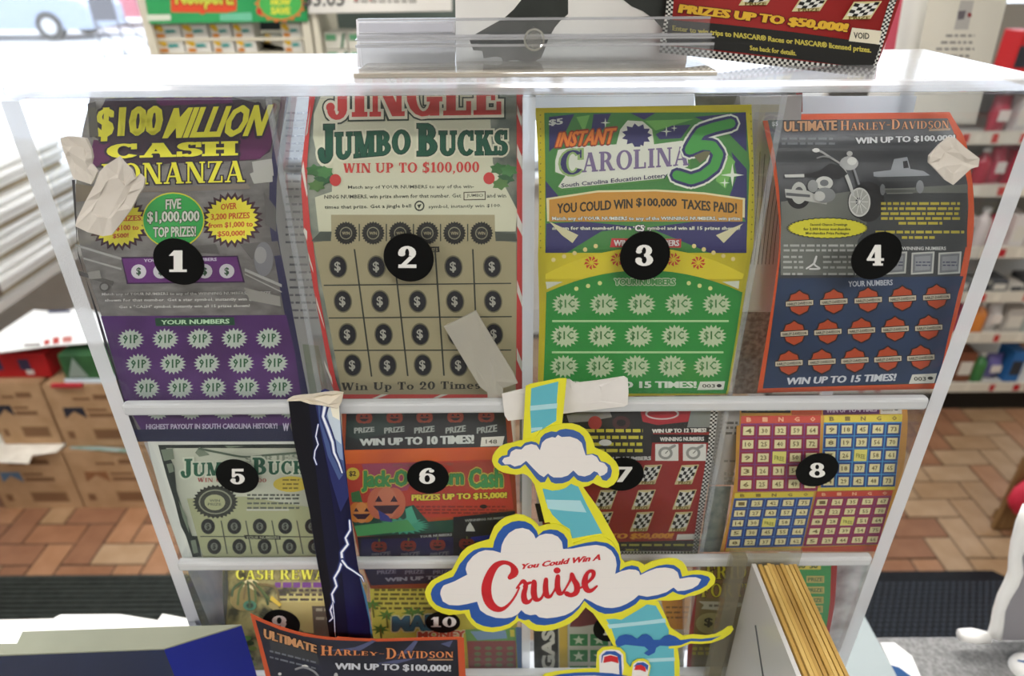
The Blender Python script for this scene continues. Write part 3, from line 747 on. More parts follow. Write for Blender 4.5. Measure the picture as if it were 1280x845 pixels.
# ---- slot 3
za, zb = Z(650, 110, 310, 1280), Z(650, 300, 310, 1247)
t = Sheet('scratch_ticket', 'green and yellow bordered ticket with palm tree under the number 3 dot', 'ticket',
          [(668,135,939.5,130.6),(670,150,940,147),(673,207,942,207),(673.5,260,943,258),(673,304,942,304),(672.5,325,938,325),(674,390,928,387),(673,449,918.6,449),(672,497,911,493)],
          group='scratch tickets in the case', paper='#dbcb30')
t.poly([(125,128),(1165,125),(1185,400),(1170,780),(1165,850),(130,850),(130,400)], '#3f7f3a', 'artwork', za)
NV = '#2d2c60'
for q in ([(150,150),(280,135),(215,270),(150,330)], [(380,135),(470,132),(430,215),(365,235)], [(570,130),(700,128),(640,165)], [(700,240),(780,195),(880,190),(830,260),(720,265)], [(900,150),(1165,125),(1170,330),(1080,240),(1000,190)], [(1090,330),(1170,420),(1172,700),(1080,560),(1120,450)], [(132,480),(200,560),(135,640)], [(135,700),(330,690),(640,720),(420,740),(240,850),(132,850)], [(660,720),(900,690),(1170,690),(1168,850),(980,850)]):
    t.poly(q, NV, 'artwork', za)
for q in ([(620,170),(900,160),(700,220)], [(290,150),(360,140),(330,230)], [(1020,290),(1110,380),(1060,520),(1010,480)]): t.poly(q, '#6fae52', 'artwork', za)
for cx, cy, rr in ((440,180,26),(755,225,28),(795,208,18),(1095,450,60),(1055,490,26)): t.poly(starp(cx, cy, rr, rr, 4, .2, math.pi/4*0), '#d9e2cf', 'artwork', za)
t.text('$5', 148,165,198,222,155,192, '#d5d8cf', .05, part='title_lettering', z=za)
pl = [(175,380),(190,320),(300,300),(500,290),(520,210),(560,160),(640,165),(690,210),(700,290),(850,270),(880,320),(880,410),(780,440),(750,475),(210,530),(190,520),(230,460),(175,440)]
t.poly(pl, '#4d8a3c', 'title_plate', za); t.poly([(190+(x-190)*.97+6, 330+(y-330)*.95) for x, y in pl], '#d9dccb', 'title_plate', za)
t.text('INSTANT', 180,232,308,478,205,290, '#e07a24', .05, 22, part='title_lettering', z=za, out=[('#8a2c1e', .1)])
t.poly(starp(602, 245, 80, 62, 11, .72), NV, 'palm_emblem', za); t.poly([(585,270),(622,268),(620,305),(588,305)], NV, 'palm_emblem', za)
t.text('C', 208,325,455,320,318,445, NV, .02, 0, fn=serif, part='title_lettering', z=za, out='#8fae6a', ow=.08)
t.text('AROLINA', 318,335,440,872,300,402, '#75668a', .008, 0, fn=serif, part='title_lettering', z=za)
for c, w in (('#d9e0cf', 100), (NV, 80), ('#3f9640', 50)):
    t.stroke([(1085,185),(1000,205),(932,228),(898,275),(872,322),(935,296),(990,300),(1022,345),(1000,408),(940,455),(880,475),(808,452)], w, c, 'title_lettering', za, False)
t.poly([(893,352),(950,328),(982,330),(962,366),(925,390)], '#6a6a48', 'title_lettering', za)
t.text('South Carolina Education Lottery', 212,495,522,758,440,470, '#2b2a50', .02, part='title_lettering', z=za)
t.poly([(135,570),(400,530),(700,525),(950,540),(1160,570),(1158,670),(950,640),(640,632),(350,645),(140,690)], '#d9d2a0', 'prize_banner', za)
t.poly([(150,578),(400,540),(700,535),(950,550),(1148,578),(1146,690),(640,690),(150,690)], '#c38b2c', 'prize_banner', za)
t.text('YOU COULD WIN', 190,598,650,580,572,622, '#30290f', .04, part='prize_banner', z=za, res=2)
t.text('$100,000', 598,568,618,808,572,620, '#30290f', .04, part='prize_banner', z=za); t.text('TAXES PAID!', 832,574,624,1118,595,650, '#30290f', .04, part='prize_banner', z=za)
for s, y in (('Match any of YOUR NUMBERS to any of the WINNING NUMBERS, win prize', 665), ('shown for that number! Find a "C5" symbol and win all 15 prizes shown!', 714)):
    t.text(s, 165,y,y+24,1135,y,y+24, '#d9dacb', .03, part='small_print', z=za, res=1, out='#22301f', ow=.09)
t.text('C5', 592,708,740,640, col='#e5e5dd', bold=.06, part='small_print', z=za, out='#181c30', ow=.12)
t.poly([(150,690),(300,760),(270,800),(215,760)], '#c9c39a', 'artwork', za); t.poly([(1010,760),(1150,700),(1050,800)], '#c9c39a', 'artwork', za)
def arc(x0, x1, ye, yc, n=14): return [(x0+(x1-x0)*i/n, yc+(ye-yc)*(2*i/n-1)**2) for i in range(n+1)]
t.poly(arc(128,1125,170,38)+[(1118,195),(128,195)], '#dccb32', 'winning_arc', zb)
t.poly([(460,-8),(810,-5),(808,38),(452,36)], '#c33a3a', 'winning_arc', zb); t.text('WINNING NUMBERS', 470,0,30,800, col='#e0d5cf', bold=.05, part='winning_arc', z=zb, out='#7a1c22', ow=.08)
for x in (358, 490, 630, 770, 895):
    y = 112-28*(1-((x-628)/300)**2)+6
    for k in range(9):
        a = 2*math.pi*k/9; t.poly([(x+8*math.cos(a), y+8*math.sin(a)), (x+38*math.cos(a+.1), y+36*math.sin(a+.1)), (x+30*math.cos(a+.55), y+28*math.sin(a+.55))], '#c8462e', 'winning_arc', zb)
for i in range(5):
    t.ell(168+53*i, 98-17*i, 11, 11, '#e0cf8a', 'winning_arc', zb, 10); t.ell(874+49*i, 30+16*i, 11, 11, '#e0cf8a', 'winning_arc', zb, 10)
t.poly(arc(132,1118,262,150)+[(1095,420),(1040,755),(118,712),(128,420)], '#2f8b3b', 'number_field', zb)
t.poly([(118,700),(1045,700),(1035,770),(118,770)], '#2f8b3b', 'number_field', zb)
t.poly([(128,208),(215,208),(135,245)], '#cfd3bd', 'number_field', zb); t.poly([(1015,208),(1102,203),(1098,245)], '#cfd3bd', 'number_field', zb)
t.text('YOUR NUMBERS', 472,192,225,780, col='#4f9550', bold=.06, part='number_field', z=zb, out='#c3ceb0', ow=.12)
for i in range(3):
    t.ell(283+59*i, 243-14*i, 11, 11, '#d9dc8e', 'number_field', zb, 10); t.ell(848+54*i, 215+13*i, 11, 11, '#d9dc8e', 'number_field', zb, 10)
for x0, x1, y in ((162,1048,406),(160,1022,563)): t.rect(x0, y-5, x1, y+5, '#a9cf95', 'number_field', zb)
for x0, x1, y in ((232,988,322),(226,965,482),(222,943,634)):
    for i in range(5): spot(t, x0+(x1-x0)*i/4, y, 74, 58, zb, '#b9caa2', '#4f8a4b', '$1C')
t.text('WIN UP TO 15 TIMES!', 180,708,742,888, col='#d8dfcf', bold=.06, part='lower_lettering', z=zb)
t.poly([(905,710),(1030,708),(1022,750),(890,752)], '#d9dacd', 'lower_lettering', zb); t.text('003', 915,722,740,980, col='#3d4034', bold=.02, part='lower_lettering', z=zb); t.ell(1000,730,13,9,'#22241f','lower_lettering',zb,10)
for i in range(20): t.ell(105+(i%2), 140+i*36, 4, 4, '#8a7f22', 'perforations', za, 6)
for i in range(18): t.ell(1190+10*math.sin(i/18*3), 135+i*38, 4, 4, '#8a7f22', 'perforations', za, 6)
t.done()
# ---- slot 4
za, zb = Z(930, 110, 350, 1280), Z(930, 300, 350, 1280)
ash = noisemat('dark_smoke_print', '#26282c', '#4a4d4f', 22, rough=.4)
t = Sheet('scratch_ticket', 'orange bordered motorcycle ticket under the number 4 dot', 'ticket',
          [(952,143,1187,140),(959,176,1206,174),(965.6,206,1212,205),(971,247,1217,245),(974.5,300,1216,298),(967,368,1203,368),(957,430,1187,428),(946.5,491,1171,486)],
          group='scratch tickets in the case', paper='#d4562a')
t.poly([za(108,148), za(930,140), za(985,265), za(1020,430), za(1025,540), za(1012,725), zb(1016,10), zb(978,200), zb(930,450), zb(890,640), zb(880,655), zb(85,678), zb(115,480), zb(148,230), zb(165,80), zb(168,0), za(168,600), za(160,470), za(140,300)], ash, 'photo_panel')
t.text('$5', 128,155,178,155, col='#cfcfcf', bold=.03, part='title_lettering', z=za)
OR1 = '#d9a878'
t.text('ULTIMATE', 182,155,202,425,150,195, '#cf9a68', .05, part='title_lettering', z=za, out='#20181a', ow=.12)
t.text('HARLEY-DAVIDSON', 440,152,196,935,140,186, '#dc9a66', -.01, 0, fn=smallcaps, part='title_lettering', z=za, out='#3a2018', ow=.06)
t.poly([(845,190),(942,186),(942,196),(845,200)], '#a89078', 'title_lettering', za)
t.text('WIN UP TO $100,000!', 508,228,262,965,215,245, '#c9cac8', .05, part='title_lettering', z=za, out='#1f2022', ow=.12)
t.lines(172, 415, (228, 250), 10, '#6b6f72', z=za, seed=3, word=40)
g = noisemat('grey_ground_print', '#5d605a', '#7d7f76', 16)
t.poly([za(168,520), za(500,470), za(1022,440), za(1022,560), za(800,640), zb(520,20), zb(520,160), zb(168,160), zb(166,0), za(170,600)], g, 'photo_panel')
t.poly([za(560,480), za(1020,480), za(1018,730), zb(1012,30), zb(985,170), zb(500,175), zb(520,0), za(560,640)], '#3c3f40', 'photo_panel')
# the motorcycle and the pickup in the printed photograph
MC = 'motorcycle_picture'
t.ell(565,520,75,92,'#1d1e20',MC,za,28); t.ell(530,522,58,74,'#1b1c1e',MC,za,28); t.ell(526,522,50,66,'#c9c9c2',MC,za,28); t.ell(526,522,44,58,'#a6a79f',MC,za,28); t.ell(522,518,14,18,'#44464a',MC,za)
for k in range(10):
    a = math.pi*k/5; t.stroke([(524,520),(524+40*math.cos(a),520+54*math.sin(a))], 3, '#d9d9d2', MC, za, False)
t.ell(248,500,52,52,'#1d1e20',MC,za,24); t.ell(250,480,36,50,'#b7b8b0',MC,za,20); t.ell(250,480,20,28,'#4b4d4e',MC,za)
t.stroke([(440,350),(475,430),(495,490)], [16,16,12], '#b9bab6', MC, za); t.stroke([(480,320),(500,380),(520,440)], 10, '#85878a', MC, za)
t.poly([(240,400),(300,410),(430,420),(470,395),(440,360),(390,345),(340,380),(300,392)], '#17181b', MC, za)
t.poly([(180,398),(270,396),(272,410),(185,412)], '#c2c2bc', MC, za); t.poly([(185,462),(290,470),(380,515),(376,532),(190,500)], '#b9b9b2', MC, za)
t.poly([(190,478),(300,488),(300,500),(190,492)], '#5a5c5e', MC, za)
t.ell(362,436,40,30,'#c4c4bd',MC,za,18); t.ell(310,450,24,28,'#8d8f8c',MC,za,14); t.ell(362,436,20,15,'#6a6c6e',MC,za,12); t.ell(365,490,48,34,'#7f8180',MC,za,16); t.ell(340,495,26,22,'#bcbcb6',MC,za,14)
t.stroke([(310,285),(345,290),(380,310),(440,350)], 9, '#a5a6a4', MC, za); t.stroke([(330,320),(360,312),(400,320)], 7, '#8c8e8e', MC, za); t.ell(325,286,16,9,'#dcdcd6',MC,za,12)
t.ell(475,345,42,34,'#a9aaa8',MC,za,18); t.ell(488,335,22,20,'#d4d4ce',MC,za,14); t.ell(482,300,14,12,'#b5b5b0',MC,za,10)
t.poly([(520,430),(560,435),(610,470),(600,480),(540,450)], '#222428', MC, za)
t.poly([(590,385),(670,375),(685,325),(745,315),(760,370),(820,380),(850,400),(640,412),(592,404)], '#93979a', 'pickup_picture', za)
t.poly([(725,335),(745,332),(752,365),(728,368)], '#24262a', 'pickup_picture', za); t.multi([[(600,408),(840,402),(835,425),(620,430)]], '#3e4244', 'pickup_picture', za)
t.ell(632,465,12,26,'#7c7f80','pickup_picture',za,12); t.ell(802,452,18,30,'#8a8d8e','pickup_picture',za,12); t.multi([[(640,460),(780,458),(780,464),(640,466)],[(650,480),(770,478),(770,483),(650,485)]], '#85877f', 'pickup_picture', za)
t.poly(starp(380,640,192,50,40,.92), '#22240f', 'prize_oval', za); t.poly(starp(380,640,184,46,40,.93), '#d6cf33', 'prize_oval', za)
for s, y, a, b in (('Second Chance Drawings', 625, 300, 470), ('for 3,000 bonus merchandise', 645, 270, 485), ('Merchandise Prize Packages', 665, 280, 478)): t.text(s, a, y-8, y+8, b, col='#3c3c14', bold=.03, part='prize_oval', z=za, res=1)
t.lines(625, 985, (522, 545, 568, 590), 12, '#b5a83c', z=za, seed=4, word=36, gap=.2); t.lines(705, 905, (612,), 12, '#b5a83c', z=za, seed=5, word=36, gap=.2); t.lines(600, 1005, (652,), 12, '#b5a83c', z=za, seed=6, word=36, gap=.2); t.lines(720, 870, (677,), 12, '#b5a83c', z=za, seed=7, word=36, gap=.2)
t.lines(180, 520, (20, 42), 10, '#a9aba3', z=zb, seed=8, word=34); t.lines(178, 270, (72, 95, 120, 150), 10, '#a9aba3', z=zb, seed=9, word=34); t.lines(360, 510, (72, 95, 120, 150), 10, '#a9aba3', z=zb, seed=10, word=34)
t.stroke([(285,130),(320,105),(330,75),(320,110),(345,130),(300,132)], 8, '#d5d5d0', 'small_print', zb)
t.text('WINNING NUMBERS', 720,30,46,922, col='#c5c6c1', bold=.03, part='winning_numbers', z=zb)
for x in (640, 765, 888):
    t.poly([(x,58),(x+105,52),(x+98,152),(x-4,158)], '#b9bab2', 'winning_numbers', zb); t.poly([(x+7,66),(x+96,60),(x+90,144),(x+4,150)], '#74777a', 'winning_numbers', zb)
    t.poly([(x+16,76),(x+86,71),(x+82,135),(x+14,140)], '#8d9092', 'winning_numbers', zb); t.lines(x+18, x+84, (98, 112), 6, '#4a4e60', z=zb, seed=x, word=20)
t.poly([zb(160,175), zb(1002,165), zb(978,240), zb(930,450), zb(888,645), zb(88,678), zb(118,480), zb(146,240)], noisemat('navy_foil_print', '#22344f', '#2d405f', 20, rough=.4), 'number_field')
t.text('YOUR NUMBERS', 475,188,214,678,180,206, '#b7bcc4', .03, part='number_field', z=zb)
def shield(x, y, s=1.0):
    k = .98*s
    P = lambda f: [(x-68*k*f,y-2*f),(x-52*k*f,y-18*f),(x-46*k*f,y-40*f),(x-20*k*f,y-48*f),(x,y-62*f),(x+20*k*f,y-48*f),(x+46*k*f,y-40*f),(x+52*k*f,y-18*f),(x+68*k*f,y-2*f),(x+52*k*f,y+18*f),(x+42*k*f,y+42*f),(x,y+62*f),(x-42*k*f,y+42*f),(x-52*k*f,y+18*f)]
    t.poly(P(1.0), '#2a1714', 'shield_spots', zb); t.poly(P(.88), '#b0451f', 'shield_spots', zb)
    t.poly([(x-68*k,y-9),(x+68*k,y-17),(x+68*k,y+13),(x-68*k,y+20)], '#33201a', 'shield_spots', zb); t.poly([(x-65*k,y-5),(x+65*k,y-13),(x+65*k,y+9),(x-65*k,y+16)], '#c9bfa6', 'shield_spots', zb)
    t.text('HARLEY-DAVIDSON', x-58*k, y-1, y+13, x+58*k, y-8, y+6, '#2b2622', .04, part='shield_spots', z=zb, res=1)
for x0, x1, ya, yb in ((252,878,286,258),(228,842,424,398),(204,806,560,535)):
    for i in range(5): shield(x0+(x1-x0)*i/4, ya+(yb-ya)*i/4, .97)
t.text('WIN UP TO 15 TIMES!', 188,628,660,690,608,642, '#c9cdd2', .05, 8, part='lower_lettering', z=zb)
t.poly([(768,614),(880,608),(868,652),(752,656)], '#cfcfc2', 'lower_lettering', zb); t.text('003', 775,624,642,830, col='#3d4034', bold=.02, part='lower_lettering', z=zb); t.ell(850,630,13,8,'#22241f','lower_lettering',zb,10)
t.done()
# ------------------------------------------------------------------ second row
z5 = Z(140, 490, 300, 1152); z6 = Z(400, 490, 280, 1075); z7 = Z(640, 470, 280, 986); z8 = Z(880, 490, 300, 1152)
G2 = 'scratch tickets in the case'
# ---- slot 5
t = Sheet('scratch_ticket', 'white and green jumbo bucks ticket under the number 5 dot', 'ticket',
          [(190,556,394,551),(207,594,404,591),(226,646,416,645),(243,698,427,697)], group=G2, paper='#ccd1bb', Yfront=.3275)
z = z5
t.poly([(170,232),(1000,225),(1010,250),(210,252),(225,255),(300,470),(410,790),(395,800),(340,800),(255,560),(190,330)], '#e4e6da', 'border', z)
t.poly([(222,253),(1000,248),(1010,268),(260,268),(300,360),(310,470),(345,580),(385,690),(415,690),(430,790),(388,792),(355,690),(330,640),(300,520),(262,400)], '#1f2a23', 'border', z)
for q in ([(235,275),(290,270),(300,320),(250,330)], [(262,345),(292,340),(300,380),(275,388)], [(320,520),(360,600),(372,680),(340,600)], [(378,712),(402,708),(414,770),(392,775)], [(420,262),(470,300),(420,310),(400,290)], [(540,256),(640,258),(560,268)]):
    t.poly(q, '#7d8a74', 'border', z)
t.poly([(360,510),(640,500),(1000,560),(1010,800),(440,800)], '#a9ae85', 'gold_field', z)
t.stroke([(420,270),(520,290),(640,310),(760,300),(900,290)], 10, '#5c6d5a', 'border', z)
t.text('SERIES', 640,310,335,900,295,325, '#8a9480', 0, 0, fn=serif, part='small_print', z=z)
t.text('JUMBO', 330,318,412,655,312,398, '#1d5a3f', .03, 0, fn=smallcaps, part='title_lettering', z=z, out=[('#d2d8c2', .1)])
t.text('BUCKS', 676,312,396,980,306,392, '#1d5a3f', .03, 0, fn=smallcaps, part='title_lettering', z=z, out=[('#d2d8c2', .1)])
t.text('WIN UP TO $5,000', 412,407,432,742,410,434, '#a8504a', 0, 0, fn=serif, part='title_lettering', z=z)
t.ell(860, 440, 85, 38, '#d2bd48', 'prize_oval', z); t.lines(820, 900, (415, 435, 455), 8, '#7a6a20', z=z, seed=2, word=24)
t.lines(650, 900, (488, 505, 528, 550), 9, '#5b6156', z=z, seed=3, word=26)
t.poly([(645,560),(850,560),(850,568),(648,568)], '#c5c9b8', 'small_print', z)
t.poly(starp(497, 525, 110, 82, 30, .88), '#30342c', 'seal', z); t.ell(497,525,80,60,'#8f957c','seal',z,24); t.ell(497,525,73,54,'#3a3e35','seal',z,24); t.ell(495,527,50,38,'#a9ae85','seal',z,20)
t.text('WIN', 470,512,524,520, col='#5d6350', bold=.02, part='seal', z=z); t.text('PRIZE', 462,530,542,526, col='#5d6350', bold=.02, part='seal', z=z)
for r, (xs_, y) in enumerate((((462,588,710,832,960),643),((492,612,733,853,975),740))):
    for i, x in enumerate(xs_):
        c = '#1b1f1c'
        t.ell(x, y, 34, 38, '#4a4f43', 'number_spots', z, 18, -.2); t.ell(x, y, 31, 35, c, 'number_spots', z, 18, -.2); t.ell(x, y, 17, 19, '#6f7468', 'number_spots', z, 14)
        t.text('$', x-8, y-14, y+15, x+8, col='#23261f', bold=.03, part='number_spots', z=z)
for x in (522, 640, 765, 885): t.poly([(x,615),(x+6,615),(x+36,775),(x+30,775)], '#4d5245', 'grid_lines', z)
t.poly([(425,688),(1000,690),(1000,695),(425,693)], '#4d5245', 'grid_lines', z); t.poly([(635,683),(808,686),(812,706),(640,702)], '#23271f', 'grid_lines', z)
t.text('YOUR NUMBERS', 645,688,702,804, col='#9ba084', bold=.02, part='grid_lines', z=z)
t.done()
# ---- slot 6
z = z6; z10 = Z(400, 690, 280, 1280)
t = Sheet('scratch_ticket', 'orange and black pumpkin ticket under the number 6 dot', 'ticket',
          [(427,512,637,512),(429,560,642,559),(434,615,645,613),(442,662,647,661),(450,698,648,698),(463,736,646,735)], group=G2, paper='#a84a26', Yfront=.3275)
blk = '#1d1d1c'
t.poly([(128,88),(890,88),(900,262),(120,278)], blk, 'black_band', z)
t.poly([(128,140),(250,120),(300,88),(420,88),(330,200),(180,230),(125,210)], '#23302a', 'black_band', z)
def pumpkin(x, y, s, c='#84351f'):
    t.ell(x-.45*s, y, .5*s, .62*s, c, 'pumpkin_spots', z, 12); t.ell(x+.45*s, y, .5*s, .62*s, c, 'pumpkin_spots', z, 12); t.ell(x, y, .5*s, .66*s, c, 'pumpkin_spots', z, 12)
    t.multi([[(x-.5*s,y-.1*s),(x-.3*s,y-.35*s),(x-.1*s,y-.1*s)],[(x+.5*s,y-.1*s),(x+.3*s,y-.35*s),(x+.1*s,y-.1*s)],[(x-.6*s,y+.1*s),(x+.6*s,y+.1*s),(x+.2*s,y+.4*s),(x-.2*s,y+.4*s)]], blk, 'pumpkin_spots', z)
    t.rect(x-.08*s, y-.95*s, x+.1*s, y-.6*s, '#5a6a34', 'pumpkin_spots', z)
for x in (212, 358, 502, 650, 798): pumpkin(x, 125-(x-200)*.01, 42)
for x in (212, 356, 500, 650, 800):
    t.text('PRIZE', x-48, 172, 200, x+50, 150 if False else 168-(x-200)*.02, 190, '#8d9088', .05, part='black_band', z=z)
t.text('WIN UP TO 10 TIMES!', 190,225,258,740,205,248, '#b9bcb4', .07, part='lower_lettering', z=z)
t.poly([(775,218),(885,212),(875,258),(770,262)], '#cfcabb', 'lower_lettering', z); t.text('148', 795,228,248,850, col='#5a564a', bold=.02, part='lower_lettering', z=z)
t.poly([(108,280),(918,262),(928,325),(112,345)], noisemat('orange_glow_print', '#b9481c', '#d0611f', 30), 'orange_band', z)
t.poly([(112,345),(900,322),(930,560),(640,600),(140,600),(118,480)], '#b03a2a', 'artwork', z)
t.poly([(200,345),(480,338),(420,470),(250,500)], '#99405a', 'artwork', z); t.poly([(620,340),(880,330),(900,440),(700,470)], '#a8422f', 'artwork', z)
t.text('SOUTH CAROLINA EDUCATION LOTTERY', 350,345,360,640,338,352, '#7a5a48', .02, part='small_print', z=z, res=1)
t.ell(158, 392, 32, 30, '#c9b23a', 'artwork', z); t.text('$2', 140,378,406,174, col='#4d3a1a', bold=.05, part='artwork', z=z)
for c, w in (('#8fae3c', .09), ('#b0b84a', .05)): pass
t.text("Jack-O-Lantern", 200,378,478,690,365,465, '#3f8a4a', .05, part='title_lettering', z=z, out=[('#b9b24a', .1), ('#5c5a22', .03)])
t.text('Cash', 715,368,460,878,362,455, '#3f8a4a', .05, part='title_lettering', z=z, out=[('#b9b24a', .1), ('#5c5a22', .03)])
t.text('PRIZES UP TO $15,000!', 440,490,525,898,478,510, '#d0c040', .07, part='title_lettering', z=z, out='#3a1d14', ow=.08)
t.lines(460, 900, (545, 560, 575), 8, '#7c2a20', z=z, seed=4, word=30); t.ell(785,548,18,10,'#241a18','small_print',z,12)
t.poly([(150,600),(450,540),(520,620),(640,610),(640,680),(180,690)], '#1e4a3c', 'artwork', z)
t.poly(starp(400,640,130,42,22,.7), '#3f9a7c', 'artwork', z); t.poly([(410,560),(440,545),(470,620),(420,640)], '#4aa587', 'artwork', z); t.poly([(165,640),(420,610),(460,660),(180,690)], '#4c9a5a', 'artwork', z)
for cx, cy, a, b, c in ((200,575,62,48,'#c9772e'),(320,530,92,75,'#c2684a')):
    t.ell(cx-a*.4,cy,a*.6,b,c,'jack_o_lanterns',z,20); t.ell(cx+a*.4,cy,a*.6,b,c,'jack_o_lanterns',z,20); t.ell(cx,cy,a*.55,b*1.05,'#d0884a' if a<70 else '#c9785a','jack_o_lanterns',z,20)
    t.multi([[(cx-a*.6,cy-b*.1),(cx-a*.4,cy-b*.5),(cx-a*.2,cy-b*.1)],[(cx+a*.6,cy-b*.1),(cx+a*.4,cy-b*.5),(cx+a*.2,cy-b*.1)],[(cx-a*.7,cy+b*.15),(cx+a*.7,cy+b*.1),(cx+a*.3,cy+b*.65),(cx-a*.3,cy+b*.65)]], '#3a1f2e','jack_o_lanterns',z)
t.poly([(150,480),(190,470),(205,525),(155,525)], '#3a6a3a', 'jack_o_lanterns', z); t.poly([(280,560),(330,590),(350,620),(290,610)], '#3b3f8c', 'jack_o_lanterns', z)
t.poly([(640,595),(935,565),(940,600),(945,720),(930,800),(195,800),(180,690),(640,665)], '#1d1e24', 'black_band', z); t.poly([(200,700),(640,690),(640,800),(195,800)], '#20224a', 'black_band', z); t.poly([(725,690),(900,670),(900,705),(720,710)], '#1c2a8c', 'black_band', z)
t.text('WINNING NUMBERS', 695,605,618,900,590,602, '#9a9d98', .04, part='small_print', z=z, res=1); t.text('YOUR NUMBERS', 480,682,694,634,670,684, '#9a9d98', .05, part='small_print', z=z, res=1)
t.poly([(705,640),(720,618),(735,640),(745,662),(700,662)], '#c9cbc4', 'artwork', z)
for x in (285, 425, 565, 705, 840): pumpkin(x, 735-(x-285)*.03, 40, '#7c3024')
for x in (295, 435, 575, 715, 855): t.text('PRIZE', x-46, 766, 788, x+46, 756, 778, '#74767e', .05, part='black_band', z=z)
t.poly([(250,88),(1130,84),(1140,160),(290,190)], '#23264a', 'black_band', z10)
for x in (380, 540, 700): t.text('PRIZE', x-55, 104, 126, x+55, 98, 120, '#8488a0', .05, part='black_band', z=z10)
t.text('WIN UP TO 10 TIMES!', 370,145,168,960,120,142, '#a9b0c4', .06, part='lower_lettering', z=z10)
t.done()
# ---- slot 7
z = z7
t = Sheet('scratch_ticket', 'red checkered flag racing ticket under the number 7 dot', 'ticket',
          [(667,508,898,508),(668,555,893,555),(670,612,884,612),(673,655,876,655),(676,694,870,694)], group=G2, paper='#c9c8c2', Yfront=.3275)
t.poly([(110,135),(885,145),(870,300),(835,560),(805,770),(140,770)], '#8f2320', 'red_field', z)
t.poly([(110,130),(900,130),(880,245),(620,250),(610,370),(110,380)], '#262624', 'car_picture', z)
t.poly([(560,135),(790,140),(775,200),(640,215),(575,200)], '#a32830', 'car_picture', z); t.ell(660,165,75,26,'#c9b9b4','car_picture',z); t.ell(660,165,66,20,'#a32830','car_picture',z)
t.poly([(240,170),(330,150),(430,155),(440,180),(330,200),(250,205)], '#8a8680', 'car_picture', z); t.ell(365,205,30,30,'#a33a34','car_picture',z); t.ell(480,205,40,30,'#4a2a2a','car_picture',z); t.ell(480,205,20,15,'#1a1816','car_picture',z)
t.poly([(790,140),(880,145),(875,225),(770,225)], '#7d827c', 'car_picture', z)
for i, y in enumerate((232, 262, 292, 320)): t.lines(230+i*20, 575, (y,), 14, '#c9bf3c', z=z, seed=11+i, word=40, gap=.2)
t.ell(410, 292, 28, 14, '#d9d9d4', 'small_print', z)
t.text('WIN UP TO 12 TIMES!', 615,232,250,855,228,246, '#d9d6cc', .07, part='lower_lettering', z=z, out='#1a1a1a', ow=.1)
t.poly([(610,255),(872,258),(868,292),(612,292)], '#151514', 'winning_numbers', z); t.text('WINNING NUMBERS', 650,268,286,845,266,284, '#d2d0c8', .05, part='winning_numbers', z=z)
t.text('YOUR NUMBERS', 400,355,372,612,352,369, '#cfcdc5', .05, part='winning_numbers', z=z)
for x in (630, 752):
    t.rect(x, 298, x+102, 372, '#d6d5cc', 'winning_numbers', z); t.ell(x+45, 338, 32, 28, '#8d8e88', 'winning_numbers', z, 18); t.ell(x+45, 338, 20, 17, '#d6d5cc', 'winning_numbers', z, 14)
    t.stroke([(x+60,318),(x+85,305)], 12, '#8d8e88', 'winning_numbers', z); t.stroke([(x+45,338),(x+55,328)], 4, '#55564f', 'winning_numbers', z)
def flag(x, y, w=95, h=72, tt=None, zz=None):
    tt = tt or t; zz = zz or z
    sh = .28*w
    P = lambda u, v: (x+u*(w-sh)+(1-v)*sh, y+v*h+6*math.sin(u*5))
    tt.poly([P(-.06,-.06),P(1.06,-.06),P(1.06,1.12),P(-.06,1.12)], '#c9bd8a', 'flag_spots', zz)
    tt.poly([P(0,0),P(.5,0),P(1,0),P(1,.85),P(.5,.85),P(0,.85)], '#d6d6cf', 'flag_spots', zz)
    T = []
    for i in range(5):
        for j in range(4):
            if (i+j) % 2 == 0: T.append([P(i/5,j/4*.85),P((i+1)/5,j/4*.85),P((i+1)/5,(j+1)/4*.85),P(i/5,(j+1)/4*.85)])
    tt.multi(T, '#161615', 'flag_spots', zz)
    tt.text('PRIZE', P(.1,.9)[0], P(0,.88)[1], P(0,1.08)[1], P(.95,.9)[0], col='#6a5a20', bold=.04, part='flag_spots', z=zz, res=1)
for y, xs_ in ((398,(395,560,722)),(508,(365,532,712)),(605,(345,525,695))):
    for x in xs_: flag(x, y)
t.text('UP TO $50,000!', 345,692,720,705,690,718, '#d08a2a', .08, 10, part='lower_lettering', z=z)
t.poly([(728,696),(822,694),(815,718),(722,720)], '#d6d3c8', 'lower_lettering', z)
t.poly([(150,735),(818,722),(808,768),(160,772)], '#1a1c16', 'black_band', z); t.lines(480, 800, (738,), 9, '#9a983e', z=z, seed=21, word=44); t.lines(500, 555, (760,), 8, '#9a983e', z=z, seed=22, word=30)
def checker(tt, A, B, C, D, nu, nv, zz, part='checker_border'):
    lerp = lambda p, q, k: (p[0]+(q[0]-p[0])*k, p[1]+(q[1]-p[1])*k)
    Q = lambda u, v: lerp(lerp(A, B, u), lerp(D, C, u), v)
    tt.poly([A, B, C, D], '#d0cfc8', part, zz)
    tt.multi([[Q(i/nu,j/nv),Q((i+1)/nu,j/nv),Q((i+1)/nu,(j+1)/nv),Q(i/nu,(j+1)/nv)] for i in range(nu) for j in range(nv) if (i+j) % 2 == 0], '#20201e', part, zz)
checker(t, (876,140),(906,140),(888,310),(862,310), 3, 20, z); checker(t, (862,310),(888,310),(848,560),(822,560), 3, 30, z); checker(t, (822,560),(848,560),(815,785),(792,785), 3, 30, z)
checker(t, (150,770),(800,770),(800,788),(150,788), 90, 2, z)
t.poly([(100,560),(125,560),(145,640),(118,640)], '#1d1d1b', 'checker_border', z)
t.done()
